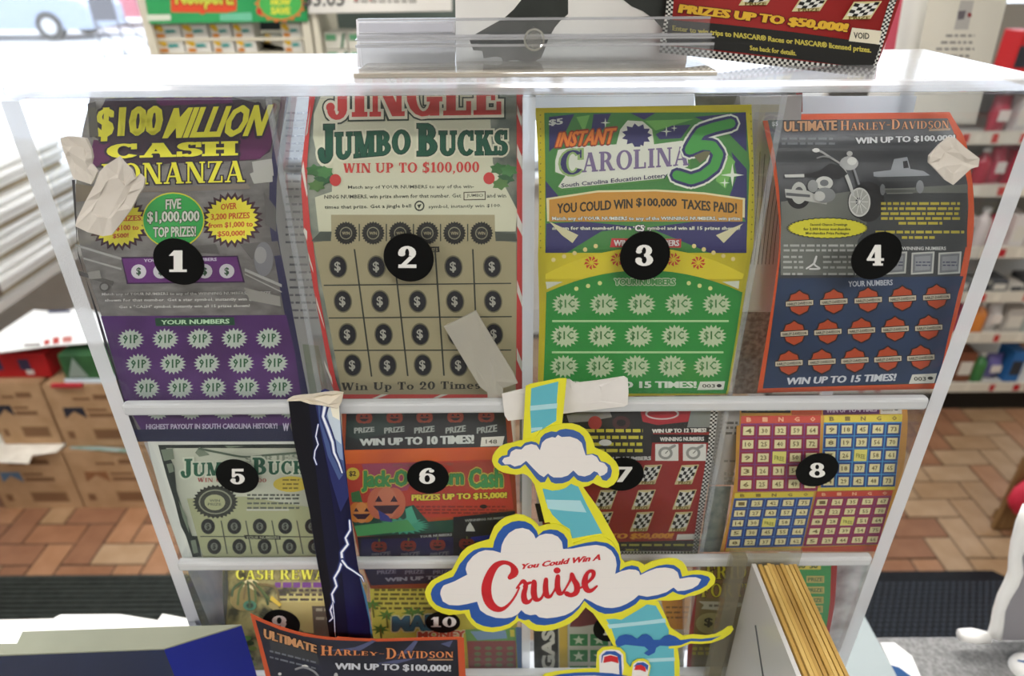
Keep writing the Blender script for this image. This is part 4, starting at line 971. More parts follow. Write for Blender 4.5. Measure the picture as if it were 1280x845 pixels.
# ---- slot 8
z = z8
t = Sheet('scratch_ticket', 'yellow edged bingo ticket with four number cards under the number 8 dot', 'ticket',
          [(921.5,507,1134,506),(921,530,1134.5,530),(920,560,1132.5,560),(919,594,1128,592),(911,646,1113,643),(900,690,1095,688)], group=G2, paper=noisemat('gold_card_print', '#c9973a', '#c0843a', 12))
t.poly([(95,765),(130,600),(150,470),(140,600),(105,740),(480,745),(830,735),(825,765)], '#b84a2c', 'border', z)
t.poly([(180,72),(415,72),(415,100),(178,100)], '#24241a', 'header', z); t.text('$20,000 BINGO', 200,78,94,395, col='#9c9638', bold=.05, part='header', z=z)
t.poly([(570,68),(840,65),(842,105),(570,110)], '#5a2c58', 'header', z); t.text('WIN UP TO 4 TIMES', 585,78,100,830,72,94, '#c9b9c9', .05, part='header', z=z)
t.poly([(845,65),(952,62),(948,105),(846,106)], '#cfcabb', 'header', z); t.text('0003', 855,78,92,905, col='#7a766a', bold=.02, part='header', z=z); t.ell(922, 82, 12, 7, '#2a2a28', 'header', z, 10)
t.poly([(420,70),(565,70),(565,110),(420,112)], '#b0512e', 'header', z)
rb = random.Random(3)
def card(q, field, cell_l, head, headc):
    (ax, ay), (bx, by), (cx, cy), (dx, dy) = q
    Q = lambda u, v: (ax*(1-u)*(1-v)+bx*u*(1-v)+cx*u*v+dx*(1-u)*v, ay*(1-u)*(1-v)+by*u*(1-v)+cy*u*v+dy*(1-u)*v)
    R = lambda u0, v0, u1, v1: [Q(u0,v0),Q(u1,v0),Q(u1,v1),Q(u0,v1)]
    t.poly(R(0,0,1,1), field, 'bingo_cards', z); t.poly(R(0,0,1,.1), head, 'bingo_cards', z)
    T = []
    for k in range(6): T += [R(max(0,k/5-.006),.11,min(1,k/5+.006),1), R(0,.11+.89*k/5-.006,1,.11+.89*k/5+.006)]
    t.multi(T, cell_l, 'bingo_cards', z)
    for i, ch in enumerate('BINGO'):
        u = (i+.5)/5; a, b = Q(u-.035,.02), Q(u+.035,.08); t.text(ch, a[0],a[1],b[1],b[0], col=headc, bold=.05, part='bingo_cards', z=z, res=1)
    T = []
    for i in range(5):
        for j in range(5):
            if (i, j) != (2, 2): u, v = (i+.5)/5, .11+.89*(j+.5)/5; T.append(R(u-.068,v-.056,u+.068,v+.056))
    t.multi(T, '#d8cf9c', 'bingo_squares', z)
    t.poly(R(.5-.085,.555-.08,.5+.085,.555+.08), '#d6cf6c', 'bingo_squares', z)
    a, b, c, d = R(.5-.06,.555-.03,.5+.06,.555+.03); t.text('FREE', a[0],a[1],d[1],b[0],b[1]+8,c[1]+8, '#7a7a30', .02, part='bingo_squares', z=z, res=1)
    for i in range(5):
        for j in range(5):
            if (i, j) == (2, 2): continue
            u, v = (i+.5)/5, .11+.89*(j+.5)/5; a, b, c, d = R(u-.04,v-.032,u+.04,v+.032)
            t.text(str(15*i+rb.randint(1,15)), a[0],a[1],d[1],b[0],b[1],c[1], '#6a5a34', .02, part='bingo_squares', z=z, res=1)
card([(178,115),(560,112),(545,470),(160,475)], '#8a2340', '#7a3a78', '#b8402c', '#d8a078')
card([(576,112),(952,108),(915,455),(560,458)], '#27427a', '#3f8fc4', '#cbb93c', '#7a6a2c')
card([(148,482),(528,476),(470,735),(105,745)], '#2b3f74', '#3f6fb4', '#cbb93c', '#7a6a2c')
card([(540,475),(905,468),(835,725),(475,735)], '#8c2848', '#7a3a6c', '#b8402c', '#d8a078')
t.poly([(545,455),(915,450),(910,465),(540,470)], '#c9b83c', 'border', z); t.poly([(105,745),(468,740),(462,758),(100,762)], '#c9a83c', 'border', z)
t.done()
# ------------------------------------------------------------------ third row
z9 = Z(220, 690, 320, 1280); zc = Z(520, 620, 410, 1280); z12 = Z(840, 670, 310, 1280)
z = z9
t = Sheet('scratch_ticket', 'brown green treasure ticket with yellow title in the bottom left compartment', 'ticket',
          [(275,709,426,709),(277,775,434,775),(283,842,440,842)], group=G2, paper=noisemat('jungle_print', '#37351f', '#a0945e', 90, rough=.45, detail=6, lo=.38, hi=.62), Yfront=.3275)
t.poly([(215,75),(258,80),(262,200),(250,350),(262,640),(215,640)], '#33352f', 'border', z)
t.poly([(500,210),(900,205),(900,280),(520,290)], '#b5a868', 'artwork', z); t.poly([(430,250),(760,250),(780,420),(640,400)], '#a3925a', 'artwork', z)
t.text('CASH', 300,85,138,490,85,138, '#d6cf48', 0, 0, fn=serif, part='title_lettering', z=z, out='#4a4418', ow=.06); t.text('REWARDS', 520,85,138,900,85,138, '#d6cf48', 0, 0, fn=serif, part='title_lettering', z=z, out='#4a4418', ow=.06)
t.lines(495, 800, (152,), 26, '#6a3a78', z=z, seed=3, word=48, gap=.2); t.lines(510, 800, (186, 208, 232), 12, '#443a34', z=z, seed=4, word=40)
t.ell(375,165,42,28,'#c9b98a','artwork',z); t.ell(340,235,70,60,'#7a6a3c','artwork',z); t.ell(370,268,34,26,'#3f6a52','artwork',z); t.ell(370,268,18,14,'#23352a','artwork',z)
for i in range(9):
    a = i*.7; t.stroke([(330+10*i,150+6*(i%3)),(290+26*i,180+20*((i*5)%4)),(280+30*i,220+14*((i*3)%5))], 12, ['#3a4a2a','#4f5c30','#6a5a34'][i%3], 'artwork', z)
t.poly([(480,220),(530,262),(520,275),(470,240)], '#c9a83a', 'artwork', z)
t.poly([(680,270),(900,270),(900,420),(690,420)], '#4a4236', 'number_field', z); t.lines(700, 800, (282, 325), 14, '#8d8570', z=z, seed=5, word=34)
for i in range(8): t.ell(355+14*(i%3), 430+26*i, 22, 12, ['#5f8a3a','#3c4c2c','#7a8a40'][i%3], 'artwork', z, 10)
t.done()
z = z10
t = Sheet('scratch_ticket', 'yellow ticket with green palms and a money title under the number 10 dot', 'ticket',
          [(462,729,645,727),(466,795,647,790),(471,843,649,843)], group=G2, paper='#b9b045', Yfront=.3275)
t.lines(310, 900, (210, 235, 260, 287, 315), 13, '#5e5a24', z=z, seed=7, word=44, gap=.25)
for cx, cy in ((380,360),(520,345),(560,350),(345,440),(300,300)): t.poly(starp(cx, cy, 60, 34, 7, .4, .3), '#4d7a32', 'palms', z); t.stroke([(cx,cy),(cx+8,cy+70)], 10, '#6a6a2c', 'palms', z)
t.text('MAD', 415,368,450,700,355,445, '#2f6f86', .06, part='title_lettering', z=z, out=[('#c9cfa0', .12), ('#1c3a44', .04)])
t.text('MONEY', 560,452,490,835,445,485, '#b04a34', .06, part='title_lettering', z=z, out='#d9d2b4', ow=.1)
t.poly([(830,440),(1120,430),(1125,520),(840,520)], '#6a9a58', 'artwork', z); t.poly([(860,450),(1060,445),(1070,490),(900,500)], '#7a9ab8', 'artwork', z)
t.poly([(840,505),(1118,502),(1122,660),(850,660)], '#86504e', 'number_field', z)
for i in range(4):
    for j in range(4): t.ell(900+62*i, 545+32*j, 20, 11, '#6f7a58', 'number_field', z, 10)
t.poly([(850,660),(1125,660),(1128,705),(850,705)], '#a8a294', 'number_field', z); t.poly([(1000,668),(1108,666),(1108,690),(998,690)], '#cfcabf', 'number_field', z)
t.poly([(1118,425),(1150,425),(1160,720),(1132,720)], '#5a7aa0', 'border', z); t.poly([(1085,440),(1110,440),(1112,480),(1088,480)], '#cfc34a', 'border', z)
t.done()
z = zc
t = Sheet('scratch_ticket', 'ticket with black sideways lettering strip and green star boxes behind the cruise sign', 'ticket',
          [(664,713,856,711),(667,780,855,778),(669,843,854,843)], group=G2, paper='#b5b2a0', Yfront=.3275)
t.poly([(455,300),(553,300),(556,695),(462,695)], '#24241f', 'name_strip', z)
T_ = sans('VEGAS BONUS', .05)
lo, hi = T_.reshape(-1, 2).min(0), T_.reshape(-1, 2).max(0); q = (T_-lo)/(hi-lo)
pts = np.stack([490+52*(1-q[..., 1])*1.0-0*q[..., 0], 780-q[..., 0]*560], -1)
t.tris(np.stack([zc.x0+pts[..., 0]*zc.s, zc.y0+pts[..., 1]*zc.s], -1), '#c2c0b4', 'name_strip')
t.poly([(556,300),(590,300),(592,695),(560,695)], '#c0a23c', 'border', z)
t.poly([(592,300),(1040,300),(1045,700),(596,700)], '#b2b1a2', 'number_field', z); t.poly([(620,430),(760,430),(760,490),(640,510),(600,510)], '#6a2224', 'number_field', z)
for i in range(4):
    for j in range(3):
        x, y = 600+80*i, 538+62*j; t.rect(x, y, x+70, y+46, '#2f7a45', 'star_boxes', z); t.poly(starp(x+35, y+24, 24, 20, 5, .42, -math.pi/2), '#bcc9ae', 'star_boxes', z)
t.poly([(955,400),(1040,395),(1040,520),(985,520)], '#c48a34', 'artwork', z); t.lines(975, 1035, (430, 450, 470), 7, '#7a5a20', z=z, seed=3, word=26)
t.done()
z = z12
t = Sheet('scratch_ticket', 'red edged ticket with green prize list behind the yellow slips', 'ticket',
          [(866,703,1047,701),(864,760,1043,757),(860,810,1033,806),(858,843,1022,841)], group=G2, paper='#9c2c28', Yfront=.3275)
t.poly([(140,140),(560,130),(640,560),(600,700),(95,700)], '#8a6a44', 'artwork', z); t.poly([(150,320),(560,320),(600,700),(110,700)], '#7a6a40', 'artwork', z)
t.text('FRIDAY', 175,150,222,520,146,218, '#d6c838', 0, 0, fn=serif, part='title_lettering', z=z, out='#3a2a14', ow=.06); t.text('FORTUNE', 150,245,315,540,242,312, '#d6c838', 0, 0, fn=serif, part='title_lettering', z=z, out='#3a2a14', ow=.06)
t.poly([(135,335),(330,340),(400,355),(310,370),(280,385),(150,375),(165,355)], '#bdb8a4', 'ribbon', z); t.lines(190, 300, (352,), 12, '#6a6454', z=z, seed=3, word=30)
t.ell(200,450,78,55,'#a59a68','artwork',z); t.text('$1', 165,420,470,240, col='#4a4430', bold=.05, part='artwork', z=z); t.lines(105, 230, (572, 596), 16, '#a59a34', z=z, seed=4, word=40)
t.poly([(630,130),(822,127),(815,340),(790,520),(770,560),(660,540)], '#3c8a4c', 'prize_list', z)
for y, x0, x1 in ((205,693,785),(260,690,785),(312,690,782),(358,690,778),(405,690,772),(450,690,765)):
    t.rect(x0, y, x1, y+36, '#b5a45c', 'prize_list', z); t.text('PRIZE', x0+8, y+8, y+28, x1-8, col='#4d6a3c', bold=.04, part='prize_list', z=z)
for x in (632, 695): t.rect(x, 135, x+72, 172, '#c9b94c', 'prize_list', z); t.text('30', x+14, 140, 166, x+56, col='#4d5a2c', bold=.05, part='prize_list', z=z)
t.done()
# ------------------------------------------------------------------ papers behind the tickets (backs of the ticket strips, white roll ends)
def back(label, rows, Y, c='#b9b7b2', txt=None, nm='paper_strip'):
    s = Sheet(nm, label, 'ticket strip', rows, Y=Y, paper=c)
    if txt: txt(s)
    s.done()
back('grey printed ticket back between the first and second top tickets', [(340,117,398,117),(336,230,396,230),(345,340,400,340),(365,430,424,430),(378,496,432,496)], [.422,.4,.38,.362,.35],
     txt=lambda s: (s.lines(357, 396, [140+9.5*i for i in range(18)], 2.6, '#77767a', seed=4, word=9), s.lines(362, 404, [320+9.5*i for i in range(9)], 2.6, '#77767a', seed=5, word=9), s.poly([(378,430),(398,432),(412,495),(388,495)], '#9aa08c', 'green_band')))
back('grey printed ticket back curling between the green and the motorcycle tickets', [(925,120,1003,118),(930,180,1000,178),(932,260,1000,258),(928,330,985,330),(925,390,985,390)], [.385,.375,.365,.358,.352], '#bdbbb7',
     txt=lambda s: [s.stroke([(950+6*i,190+3*i),(946+4.6*i,260),(938+4.6*i,330)], .9, '#55534f', 'small_print') for i in range(7)])
back('brown speckled ticket end below the curled grey strip', [(922,388,985,388),(918,440,975,440),(915,492,965,492)], .37, noisemat('brown_speckle_print', '#6d5f50', '#94887a', 300, lo=.4, hi=.6))
back('grey green ticket end at the top behind the green ticket', [(868,116,1003,115),(870,140,1000,140),(872,165,998,165)], .424, noisemat('grey_green_print', '#6f736c', '#8a8c84', 90),
     txt=lambda s: (s.rect(995,116,1003,140,'#b03a34','red_edge'), s.ell(955,128,22,5,'#8e9156','small_print')))
back('white roll paper showing above the green ticket', [(664,115,868,115),(666,130,868,130),(668,150,868,150)], .427, papermat('thin_white_paper', '#eef2f6', .6), nm='roll_paper')
back('white roll paper showing above the motorcycle ticket', [(1003,120,1146,120),(1003,150,1140,150)], .427, papermat('thin_white_paper', '#eef2f6', .6), nm='roll_paper')
back('grey ticket back with small print beside the bingo ticket', [(893,512,925,512),(890,560,922,560),(886,606,915,606)], .335, '#97938c',
     txt=lambda s: (s.lines(907, 922, (527, 533, 540), 3, '#55524c', seed=2, word=8), s.lines(905, 920, (575,), 2.5, '#6a665f', seed=3, word=8), s.lines(905, 918, (590, 596, 602), 4, '#7d7971', seed=3, word=5)))
back('dark green ticket end below the grey back beside the bingo ticket', [(886,608,914,608),(880,650,908,650),(874,690,900,690)], .333, noisemat('murky_green_print', '#55605a', '#7d827a', 120))
back('white foam backing strip left of the jumbo bucks ticket', [(180,553,200,553),(205,620,226,620),(232,696,252,696)], .345, noisemat('smoky_strip', '#a39e9a', '#bdb8b2', 60), nm='backing_strip')
back('smoky plastic strip in the bottom left compartment', [(233,709,278,709),(248,745,278,745),(262,780,281,780)], .345, noisemat('smoky_plastic', '#8a9096', '#a9a6a4', 50), nm='backing_strip')
back('silvery plastic wrap in the bottom right compartment', [(1047,705,1092,705),(1043,760,1074,760),(1032,815,1054,815)], .35, noisemat('silver_wrap', '#9a9a98', '#dcdcdc', 45, rough=.2), nm='plastic_wrap')
# ------------------------------------------------------------------ number dots on the front panel
dotm = mat('#080909', .6, .15); numm = '#e8e8e4'
YD = .3186
DOTS = {1: 'the purple cash bonanza ticket', 2: 'the candy striped jumbo bucks ticket', 3: 'the green and yellow ticket', 4: 'the orange motorcycle ticket', 5: 'the white jumbo bucks ticket', 6: 'the orange pumpkin ticket', 7: 'the red racing ticket', 8: 'the bingo ticket', 9: 'the brown treasure ticket', 10: 'the yellow palm ticket', 11: ''}
def dot(n, cx, cy, rx, ry, x0, y0, x1, y1, sh=0.0, label=None, Y=.3186):
    r = empty('number_dot', at(cx, cy, Y), label or f'black round dot with white number {n} on {DOTS[n]}', 'sticker', 'number dots on the case front')
    c = at(cx, cy, Y); R = (at(cx+rx, cy, Y).x-c.x); RZ = abs(at(cx, cy-ry, Y).z-at(cx, cy+ry, Y).z)/2
    m = MB(); m.prism([Vector((c.x+R*math.cos(a), Y, c.z+RZ*math.sin(a))) for a in [2*math.pi*i/40 for i in range(40)]], (0, -.0007, 0), dotm); m.build('disc', r)
    T = serif(str(n), .02); lo, hi = T.reshape(-1, 2).min(0), T.reshape(-1, 2).max(0); q = (T-lo)/(hi-lo)
    px = x0+(x1-x0)*q[..., 0]+sh*q[..., 1]; py = y1+(y0-y1)*q[..., 1]
    m = MB(); M_ = mat(numm, .5)
    for kt, tri in enumerate(np.stack([px, py], -1)): m.add([at(p[0], p[1], Y-.0009-3e-6*(kt % 9)) for p in tri], [(0, 1, 2)], M_)
    m.build('numeral', r)
dot(1, 224,327, 31,29, 211,313,233.5,340); dot(2, 511,322, 31.3,30, 497.5,307.5,520.5,335); dot(3, 806,319.5, 31.2,30.5, 794,306,816.5,332.5)
dot(4, 1095,319.5, 30.5,29.5, 1083,306,1105,332); dot(5, 297,595, 26.3,20.8, 287.5,586,306,605.5); dot(6, 535,596, 26.2,20.4, 524,585,544,605)
dot(7, 778,592.5, 26.5,20.4, 768.5,583.5,788,602.5, 3); dot(8, 1021,587, 26,20.5, 1011.5,578.5,1031.5,597); dot(9, 352,779, 23,17, 340,769.5,358,788); dot(10, 553.7,777.5, 21.6,12.8, 538.5,771,570.5,784)
dot(11, 761,785, 19.5,16, 754,776,772,794, label='black round dot mostly hidden behind the cruise sign')
# ------------------------------------------------------------------ tape on the case front
def tapes(label, polys, Y, c, thick=.0006, z=None, crumple=.0012, nm='tape'):
    r = None; mm = MB(); rnd = random.Random(5); M_ = c if not isinstance(c, str) else noisemat('masking_tape', '#cfc8be', '#d9d3ca', 40, rough=.8, bump=.2)
    for pts in polys:
        if z: pts = [z(*p) for p in pts]
        P = [at(p[0], p[1], Y) for p in pts]; cen = sum(P, Vector())/len(P); b = len(mm.v)
        F = [p+Vector((0, -thick-rnd.uniform(0, crumple), 0)) for p in P]; I = [cen+(p-cen)*.55+Vector((0, -thick-rnd.uniform(0, crumple*1.6), 0)) for p in P]; n = len(P)
        mm.add(F+I+P, [(i, (i+1) % n, n+(i+1) % n, n+i) for i in range(n)]+[[n+i for i in range(n)]]+[(2*n+i, 2*n+(i+1) % n, (i+1) % n, i) for i in range(n)]+[[2*n+n-1-i for i in range(n)]], M_)
    o = mm.build(nm, None, origin=sum(mm.v, Vector())/len(mm.v)); setp(o, label, 'tape', 'pieces of tape on the case'); return o
zt = Z(60, 140, 180, 845); zt2 = Z(1050, 100, 230, 883)
tapes('beige masking tape piece near the top left edge of the case', [[(80,150),(115,140),(170,142),(232,152),(262,215),(270,265),(262,300),(298,345),(285,380),(262,420),(160,385),(130,320),(108,255),(85,190)]], .3186, 'm', z=zt)
tapes('large beige masking tape piece over the left edge of the cash bonanza ticket', [[(312,345),(345,310),(425,258),(450,290),(500,340),(520,385),(545,360),(575,388),(568,440),(540,480),(500,560),(440,640),(380,716),(328,725),(240,700),(168,665),(172,628),(225,520),(278,425)]], .3178, 'm', z=zt)
tapes('short beige masking tape piece over the top right of the motorcycle ticket', [[(515,272),(545,275),(590,318),(660,372),(655,412),(620,420),(540,502),(500,478),(455,430),(420,395),(422,362),(470,310)]], .3186, 'm', z=zt2)
zb2 = Z(370, 300, 300, 1207)
tapes('strip of clear tape hanging over the lower right of the jumbo bucks ticket', [[(745,432),(820,395),(905,352),(990,495),(1090,660),(1115,715),(1040,742),(1045,830),(1010,850),(965,850),(975,770),(925,735),(850,610)]], .3186, clearmat('clear_tape', '#e6e3da', white=.5, gloss=.05, rough=.3, whitecol='#cfcdc2'), z=zb2, crumple=.0006)
# ------------------------------------------------------------------ hung on the case front
z5 = Z(140, 490, 300, 1152)
t = Sheet('lightning_card', 'dark blue card strip with white lightning hanging down the case front', 'card',
          [(360,496,423,491),(365,530,426,528),(378,575,431,572),(387,640,438,638),(396,700,446,699),(405,750,456,750),(413,800,467,800),(420,850,474,850)],
          Y=[.309,.3075,.305,.300,.296,.292,.288,.284], paper=noisemat('night_sky_print', '#14143a', '#1d1d4c', 12, rough=.35))
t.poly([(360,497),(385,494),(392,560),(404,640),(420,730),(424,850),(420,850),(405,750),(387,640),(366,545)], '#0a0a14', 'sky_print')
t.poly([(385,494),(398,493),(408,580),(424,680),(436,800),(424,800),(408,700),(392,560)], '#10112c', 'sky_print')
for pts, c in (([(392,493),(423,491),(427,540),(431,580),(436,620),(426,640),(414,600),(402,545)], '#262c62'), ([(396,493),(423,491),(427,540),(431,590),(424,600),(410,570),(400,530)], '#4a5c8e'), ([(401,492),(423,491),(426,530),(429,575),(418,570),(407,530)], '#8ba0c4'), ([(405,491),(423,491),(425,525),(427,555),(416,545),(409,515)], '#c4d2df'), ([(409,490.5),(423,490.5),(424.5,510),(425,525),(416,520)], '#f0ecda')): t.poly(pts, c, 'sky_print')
t.poly([(448,715),(458,745),(470,850),(474,850),(467,800),(456,750)], '#3c6c90', 'sky_print')
zl = Z(340, 470, 180, 406); zq = Z(220, 690, 320, 1280)
def bolt(pts, w):
    t.stroke(pts, [q*3 for q in w], '#262c60', 'lightning_bolts', smooth=False); t.stroke(pts, [q*1.7 for q in w], '#6d7db0', 'lightning_bolts', smooth=False); t.stroke(pts, w, '#eef2fb', 'lightning_bolts', smooth=False)
bolt([(407,492),(407,505),(404,520),(410,535),(416,552),(418,565),(424,578),(428,590)], [4.5,3.5,2.6,3,2.8,2.4,2,1.5])
bolt([(398,530),(395,545),(398,555),(394,563),(393,572),(396,580)], [1.2]*6)
bolt([(437,650),(438,662),(432,672),(435,680),(427,690),(428,700),(424,712),(418,722),(421,732),(415,742),(417,752),(413,762),(416,772),(412,776)], [1.5,2,2,2.2,2.4,2.6,2.2,2,2,1.8,1.8,1.5,1.3,1])
bolt([(428,700),(434,708),(442,713),(452,720),(455,726)], [2.2,1.8,1.5,1.3,.8])
bolt([(416,752),(418,770),(419,790),(420,797)], [.8,.8,.7,.6])
t.done()
tapes('cream crumpled tape holding the top of the lightning card', [[(845,32),(870,18),(910,12),(965,8),(1020,-2),(1075,-6),(1112,0),(1105,40),(1090,62),(1000,50),(960,42),(900,36)]], .3085, noisemat('cream_tape', '#d6ccb8', '#e2d9c8', 40, rough=.7, bump=.2), z=z5, crumple=.003)
# ---- the cruise sign
zs = Z(600, 460, 200, 768); zc = Z(520, 620, 410, 1280); zp = Z(640, 700, 280, 1280)
tapes('wide white tape strip fixing the cruise sign to the shelf lip', [[(105,122),(160,108),(215,97),(300,78),(400,52),(430,52),(455,70),(560,58),(690,38),(708,48),(712,110),(708,172),(690,182),(560,196),(400,216),(300,232),(135,250),(118,225)]], .310, noisemat('white_tape', '#d9d6d2', '#e4e1dd', 30, rough=.6), z=zs, crumple=.0003)
YEL2, BLU, TEAL, WHT = '#dcd736', '#2c56a0', '#5fb0bf', '#e3dfdb'
PR, PY = plane_rows(520, 920, 470, .3065, 520, 920, 990, .272)
t = Sheet('cruise_sign', 'hanging cut-out cruise sign with clouds, teal sea strip and ship funnels', 'sign', PR, Y=PY, base=False)
strip = t.slab([zs(218,85), zs(240,75), zs(380,48), zs(415,48), zs(400,200), zs(385,330), zs(440,420), zs(490,565), zs(580,690), zs(665,845), zc(800,240), zc(860,400), zc(945,410), zc(975,470), zc(1000,530), zc(1020,590), zc(1027,640), zc(1028,800), zc(780,800), zc(775,640), zc(768,580), zc(735,520), zc(690,455), zc(620,250), zc(520,100), zs(310,740), zs(285,640), zs(255,540), zs(215,420), zs(205,335), zs(212,200)], 'sea_strip', mat(YEL2, .4), 0, .0006)
large_y = [(35,370),(42,350),(60,328),(90,310),(115,298),(140,285),(152,262),(160,245),(178,215),(200,195),(240,178),(285,165),(294,140),(305,115),(325,94),(350,78),(390,67),(420,70),(445,82),(465,98),(480,115),(510,106),(545,104),(572,112),(592,128),(605,150),(612,180),(680,155),(720,148),(760,170),(785,205),(800,240),(815,255),(840,247),(868,252),(890,265),(920,250),(950,242),(985,237),(1015,240),(1038,252),(1052,270),(1060,290),(1095,286),(1130,290),(1155,298),(1167,314),(1162,335),(1140,356),(1110,373),(1085,382),(1060,385),(1030,398),(990,402),(940,401),(905,410),(880,415),(855,437),(830,452),(800,464),(770,472),(740,475),(710,465),(685,448),(660,428),(650,440),(630,466),(600,490),(570,504),(535,516),(500,521),(465,520),(440,510),(420,492),(400,480),(385,492),(365,508),(335,518),(300,525),(268,522),(240,512),(218,495),(200,470),(190,452),(165,455),(130,458),(100,450),(75,438),(55,418),(42,395)]
cloud = t.slab([zc(*p) for p in large_y], 'large_cloud', mat(YEL2, .4), .0006, .0014)
small_y = [(57,440),(60,418),(72,396),(95,372),(120,362),(150,355),(180,345),(215,340),(245,340),(262,345),(272,318),(290,295),(320,280),(360,268),(400,262),(440,262),(475,272),(505,290),(525,315),(540,345),(550,378),(575,388),(605,402),(630,425),(650,445),(663,470),(665,500),(658,528),(640,552),(610,568),(585,566),(560,555),(540,545),(520,558),(490,566),(460,560),(435,548),(410,568),(380,578),(345,582),(315,574),(300,572),(280,572),(258,550),(242,525),(225,508),(205,500),(175,506),(145,502),(110,495),(85,482),(65,462)]
sm = t.slab([zs(*p) for p in small_y], 'small_cloud', mat(YEL2, .4), .0006, .0014)
t.kids = {'cloud_artwork': cloud, 'lettering': cloud, 'small_cloud_artwork': sm, 'sea_artwork': strip}
t.lift = .00066
SA = 'sea_artwork'
t.poly([(245,95),(300,80),(375,62),(368,150),(365,250),(300,290),(245,310),(240,200)], TEAL, SA, zs)
t.poly([(240,178),(370,166),(368,190),(240,202)], '#a9d3da', SA, zs); t.poly([(245,284),(300,280),(295,292),(245,302)], '#a9d3da', SA, zs)
t.poly([(295,560),(460,545),(510,650),(585,790),(520,800),(440,815),(430,770),(390,745),(345,700),(315,640)], TEAL, SA, zs)
t.poly([(315,628),(480,632),(510,690),(410,682),(325,672)], '#a9d3da', SA, zs)
t.poly([(735,470),(800,480),(860,445),(900,420),(935,425),(960,470),(985,520),(1005,590),(1010,800),(790,800),(780,570),(760,510)], TEAL, SA, zc)
t.poly([(745,498),(860,488),(970,474),(975,490),(860,502),(752,514)], '#a9d3da', SA, zc); t.poly([(880,632),(1008,626),(1009,640),(880,646)], '#a9d3da', SA, zc)
# smoke plume with its yellow edge
t.slab([zc(*p) for p in [(985,505),(1040,540),(1080,536),(1130,540),(1165,535),(1195,520),(1215,505),(1232,503),(1237,514),(1225,532),(1195,552),(1150,568),(1110,572),(1070,570),(1020,588),(985,590)]], 'smoke_plume', mat(YEL2, .4), .0006, .0012)
t.lift = .00125
t.poly([(775,562),(790,542),(815,534),(840,538),(862,552),(880,536),(898,532),(915,542),(925,556),(950,556),(968,540),(988,534),(1010,542),(1030,556),(1075,550),(1110,552),(1160,546),(1190,538),(1150,558),(1110,562),(1070,560),(1030,576),(990,580),(950,578),(935,586),(930,605),(905,618),(888,608),(905,595),(890,582),(850,578),(815,574),(790,582),(778,574)], BLU, 'smoke_artwork', zc)
t.lift = .00148
CA = 'cloud_artwork'
t.poly([(58,375),(64,355),(80,335),(110,320),(145,308),(158,285),(170,260),(200,225),(225,205),(255,195),(300,195),(305,170),(318,140),(340,112),(372,95),(400,90),(425,93),(450,105),(470,130),(476,147),(495,130),(520,124),(550,127),(575,142),(590,165),(590,195),(620,186),(660,176),(700,170),(745,177),(772,195),(788,220),(796,250),(792,285),(815,270),(840,264),(865,270),(877,295),(905,280),(940,266),(975,260),(1005,263),(1028,280),(1036,308),(1075,300),(1110,300),(1138,308),(1146,318),(1132,342),(1105,358),(1080,366),(1045,380),(1020,376),(1000,366),(970,385),(935,395),(900,400),(872,396),(855,415),(830,430),(800,444),(765,452),(735,453),(710,445),(680,425),(655,402),(635,432),(608,458),(575,478),(540,492),(500,498),(468,495),(450,485),(440,475),(420,478),(398,470),(396,455),(385,475),(362,492),(330,502),(295,506),(262,500),(235,488),(215,466),(208,436),(175,440),(140,436),(105,430),(80,418),(64,400)], BLU, CA, zc)
t.poly([(95,375),(98,358),(108,342),(150,326),(200,300),(194,278),(200,255),(222,228),(245,212),(270,204),(300,206),(330,215),(334,185),(345,160),(362,138),(388,122),(415,118),(440,125),(458,142),(466,160),(480,147),(505,140),(530,142),(552,152),(568,172),(572,200),(610,198),(650,190),(700,184),(735,190),(760,206),(776,232),(781,262),(775,297),(800,286),(830,279),(855,281),(868,288),(872,302),(900,288),(935,275),(970,272),(1000,277),(1018,290),(1026,316),(1060,310),(1090,310),(1110,318),(1098,340),(1075,354),(1045,362),(1018,364),(1002,350),(975,368),(940,379),(900,386),(866,380),(848,396),(822,412),(795,424),(765,430),(735,428),(705,418),(680,404),(656,392),(635,420),(608,444),(580,458),(545,466),(510,470),(480,466),(466,455),(445,458),(425,452),(410,438),(395,455),(372,466),(345,470),(310,468),(275,456),(250,438),(238,405),(200,414),(165,420),(130,418),(105,404)], WHT, CA, zc)
RD2 = '#c4262e'
t.text('You Could Win A', 402,258,280,718,218,243, RD2, .055, 10, z=zc)
t.stroke([(366,310),(384,290),(372,262),(340,252),(308,268),(284,310),(274,355),(282,400),(305,428),(335,434),(365,412),(388,380),(402,350)], [19.5,31.7,17.1,17.1,26.8,34.2,39.0,36.6,29.3,17.1,9.8,8.5,7.3], RD2, z=zc)
t.stroke([(392,352),(405,335),(418,325),(428,342),(420,375),(424,402),(440,405),(452,392)], [7.3,9.8,17.1,17.1,22.0,24.4,14.6,7.3], RD2, z=zc); t.stroke([(420,345),(432,335),(446,330)], [9.8,12.2,9.8], RD2, z=zc)
t.stroke([(452,330),(460,328),(458,365),(464,392),(480,396),(494,380),(504,345)], [7.3,19.5,24.4,22.0,12.2,9.8,9.8], RD2, z=zc); t.stroke([(506,318),(504,350),(508,378),(522,384),(534,368)], [17.1,22.0,22.0,12.2,7.3], RD2, z=zc)
t.stroke([(534,368),(545,345),(552,305),(550,340),(556,368),(570,370),(582,352)], [7.3,9.8,17.1,22.0,22.0,12.2,7.3], RD2, z=zc); t.ell(549, 283, 14, 12, RD2, 'lettering', zc, 14)
t.stroke([(582,352),(600,320),(606,296),(614,318),(626,340),(624,366),(604,378),(586,372)], [7.3,9.8,14.6,19.5,24.4,22.0,17.1,19.5], RD2, z=zc)
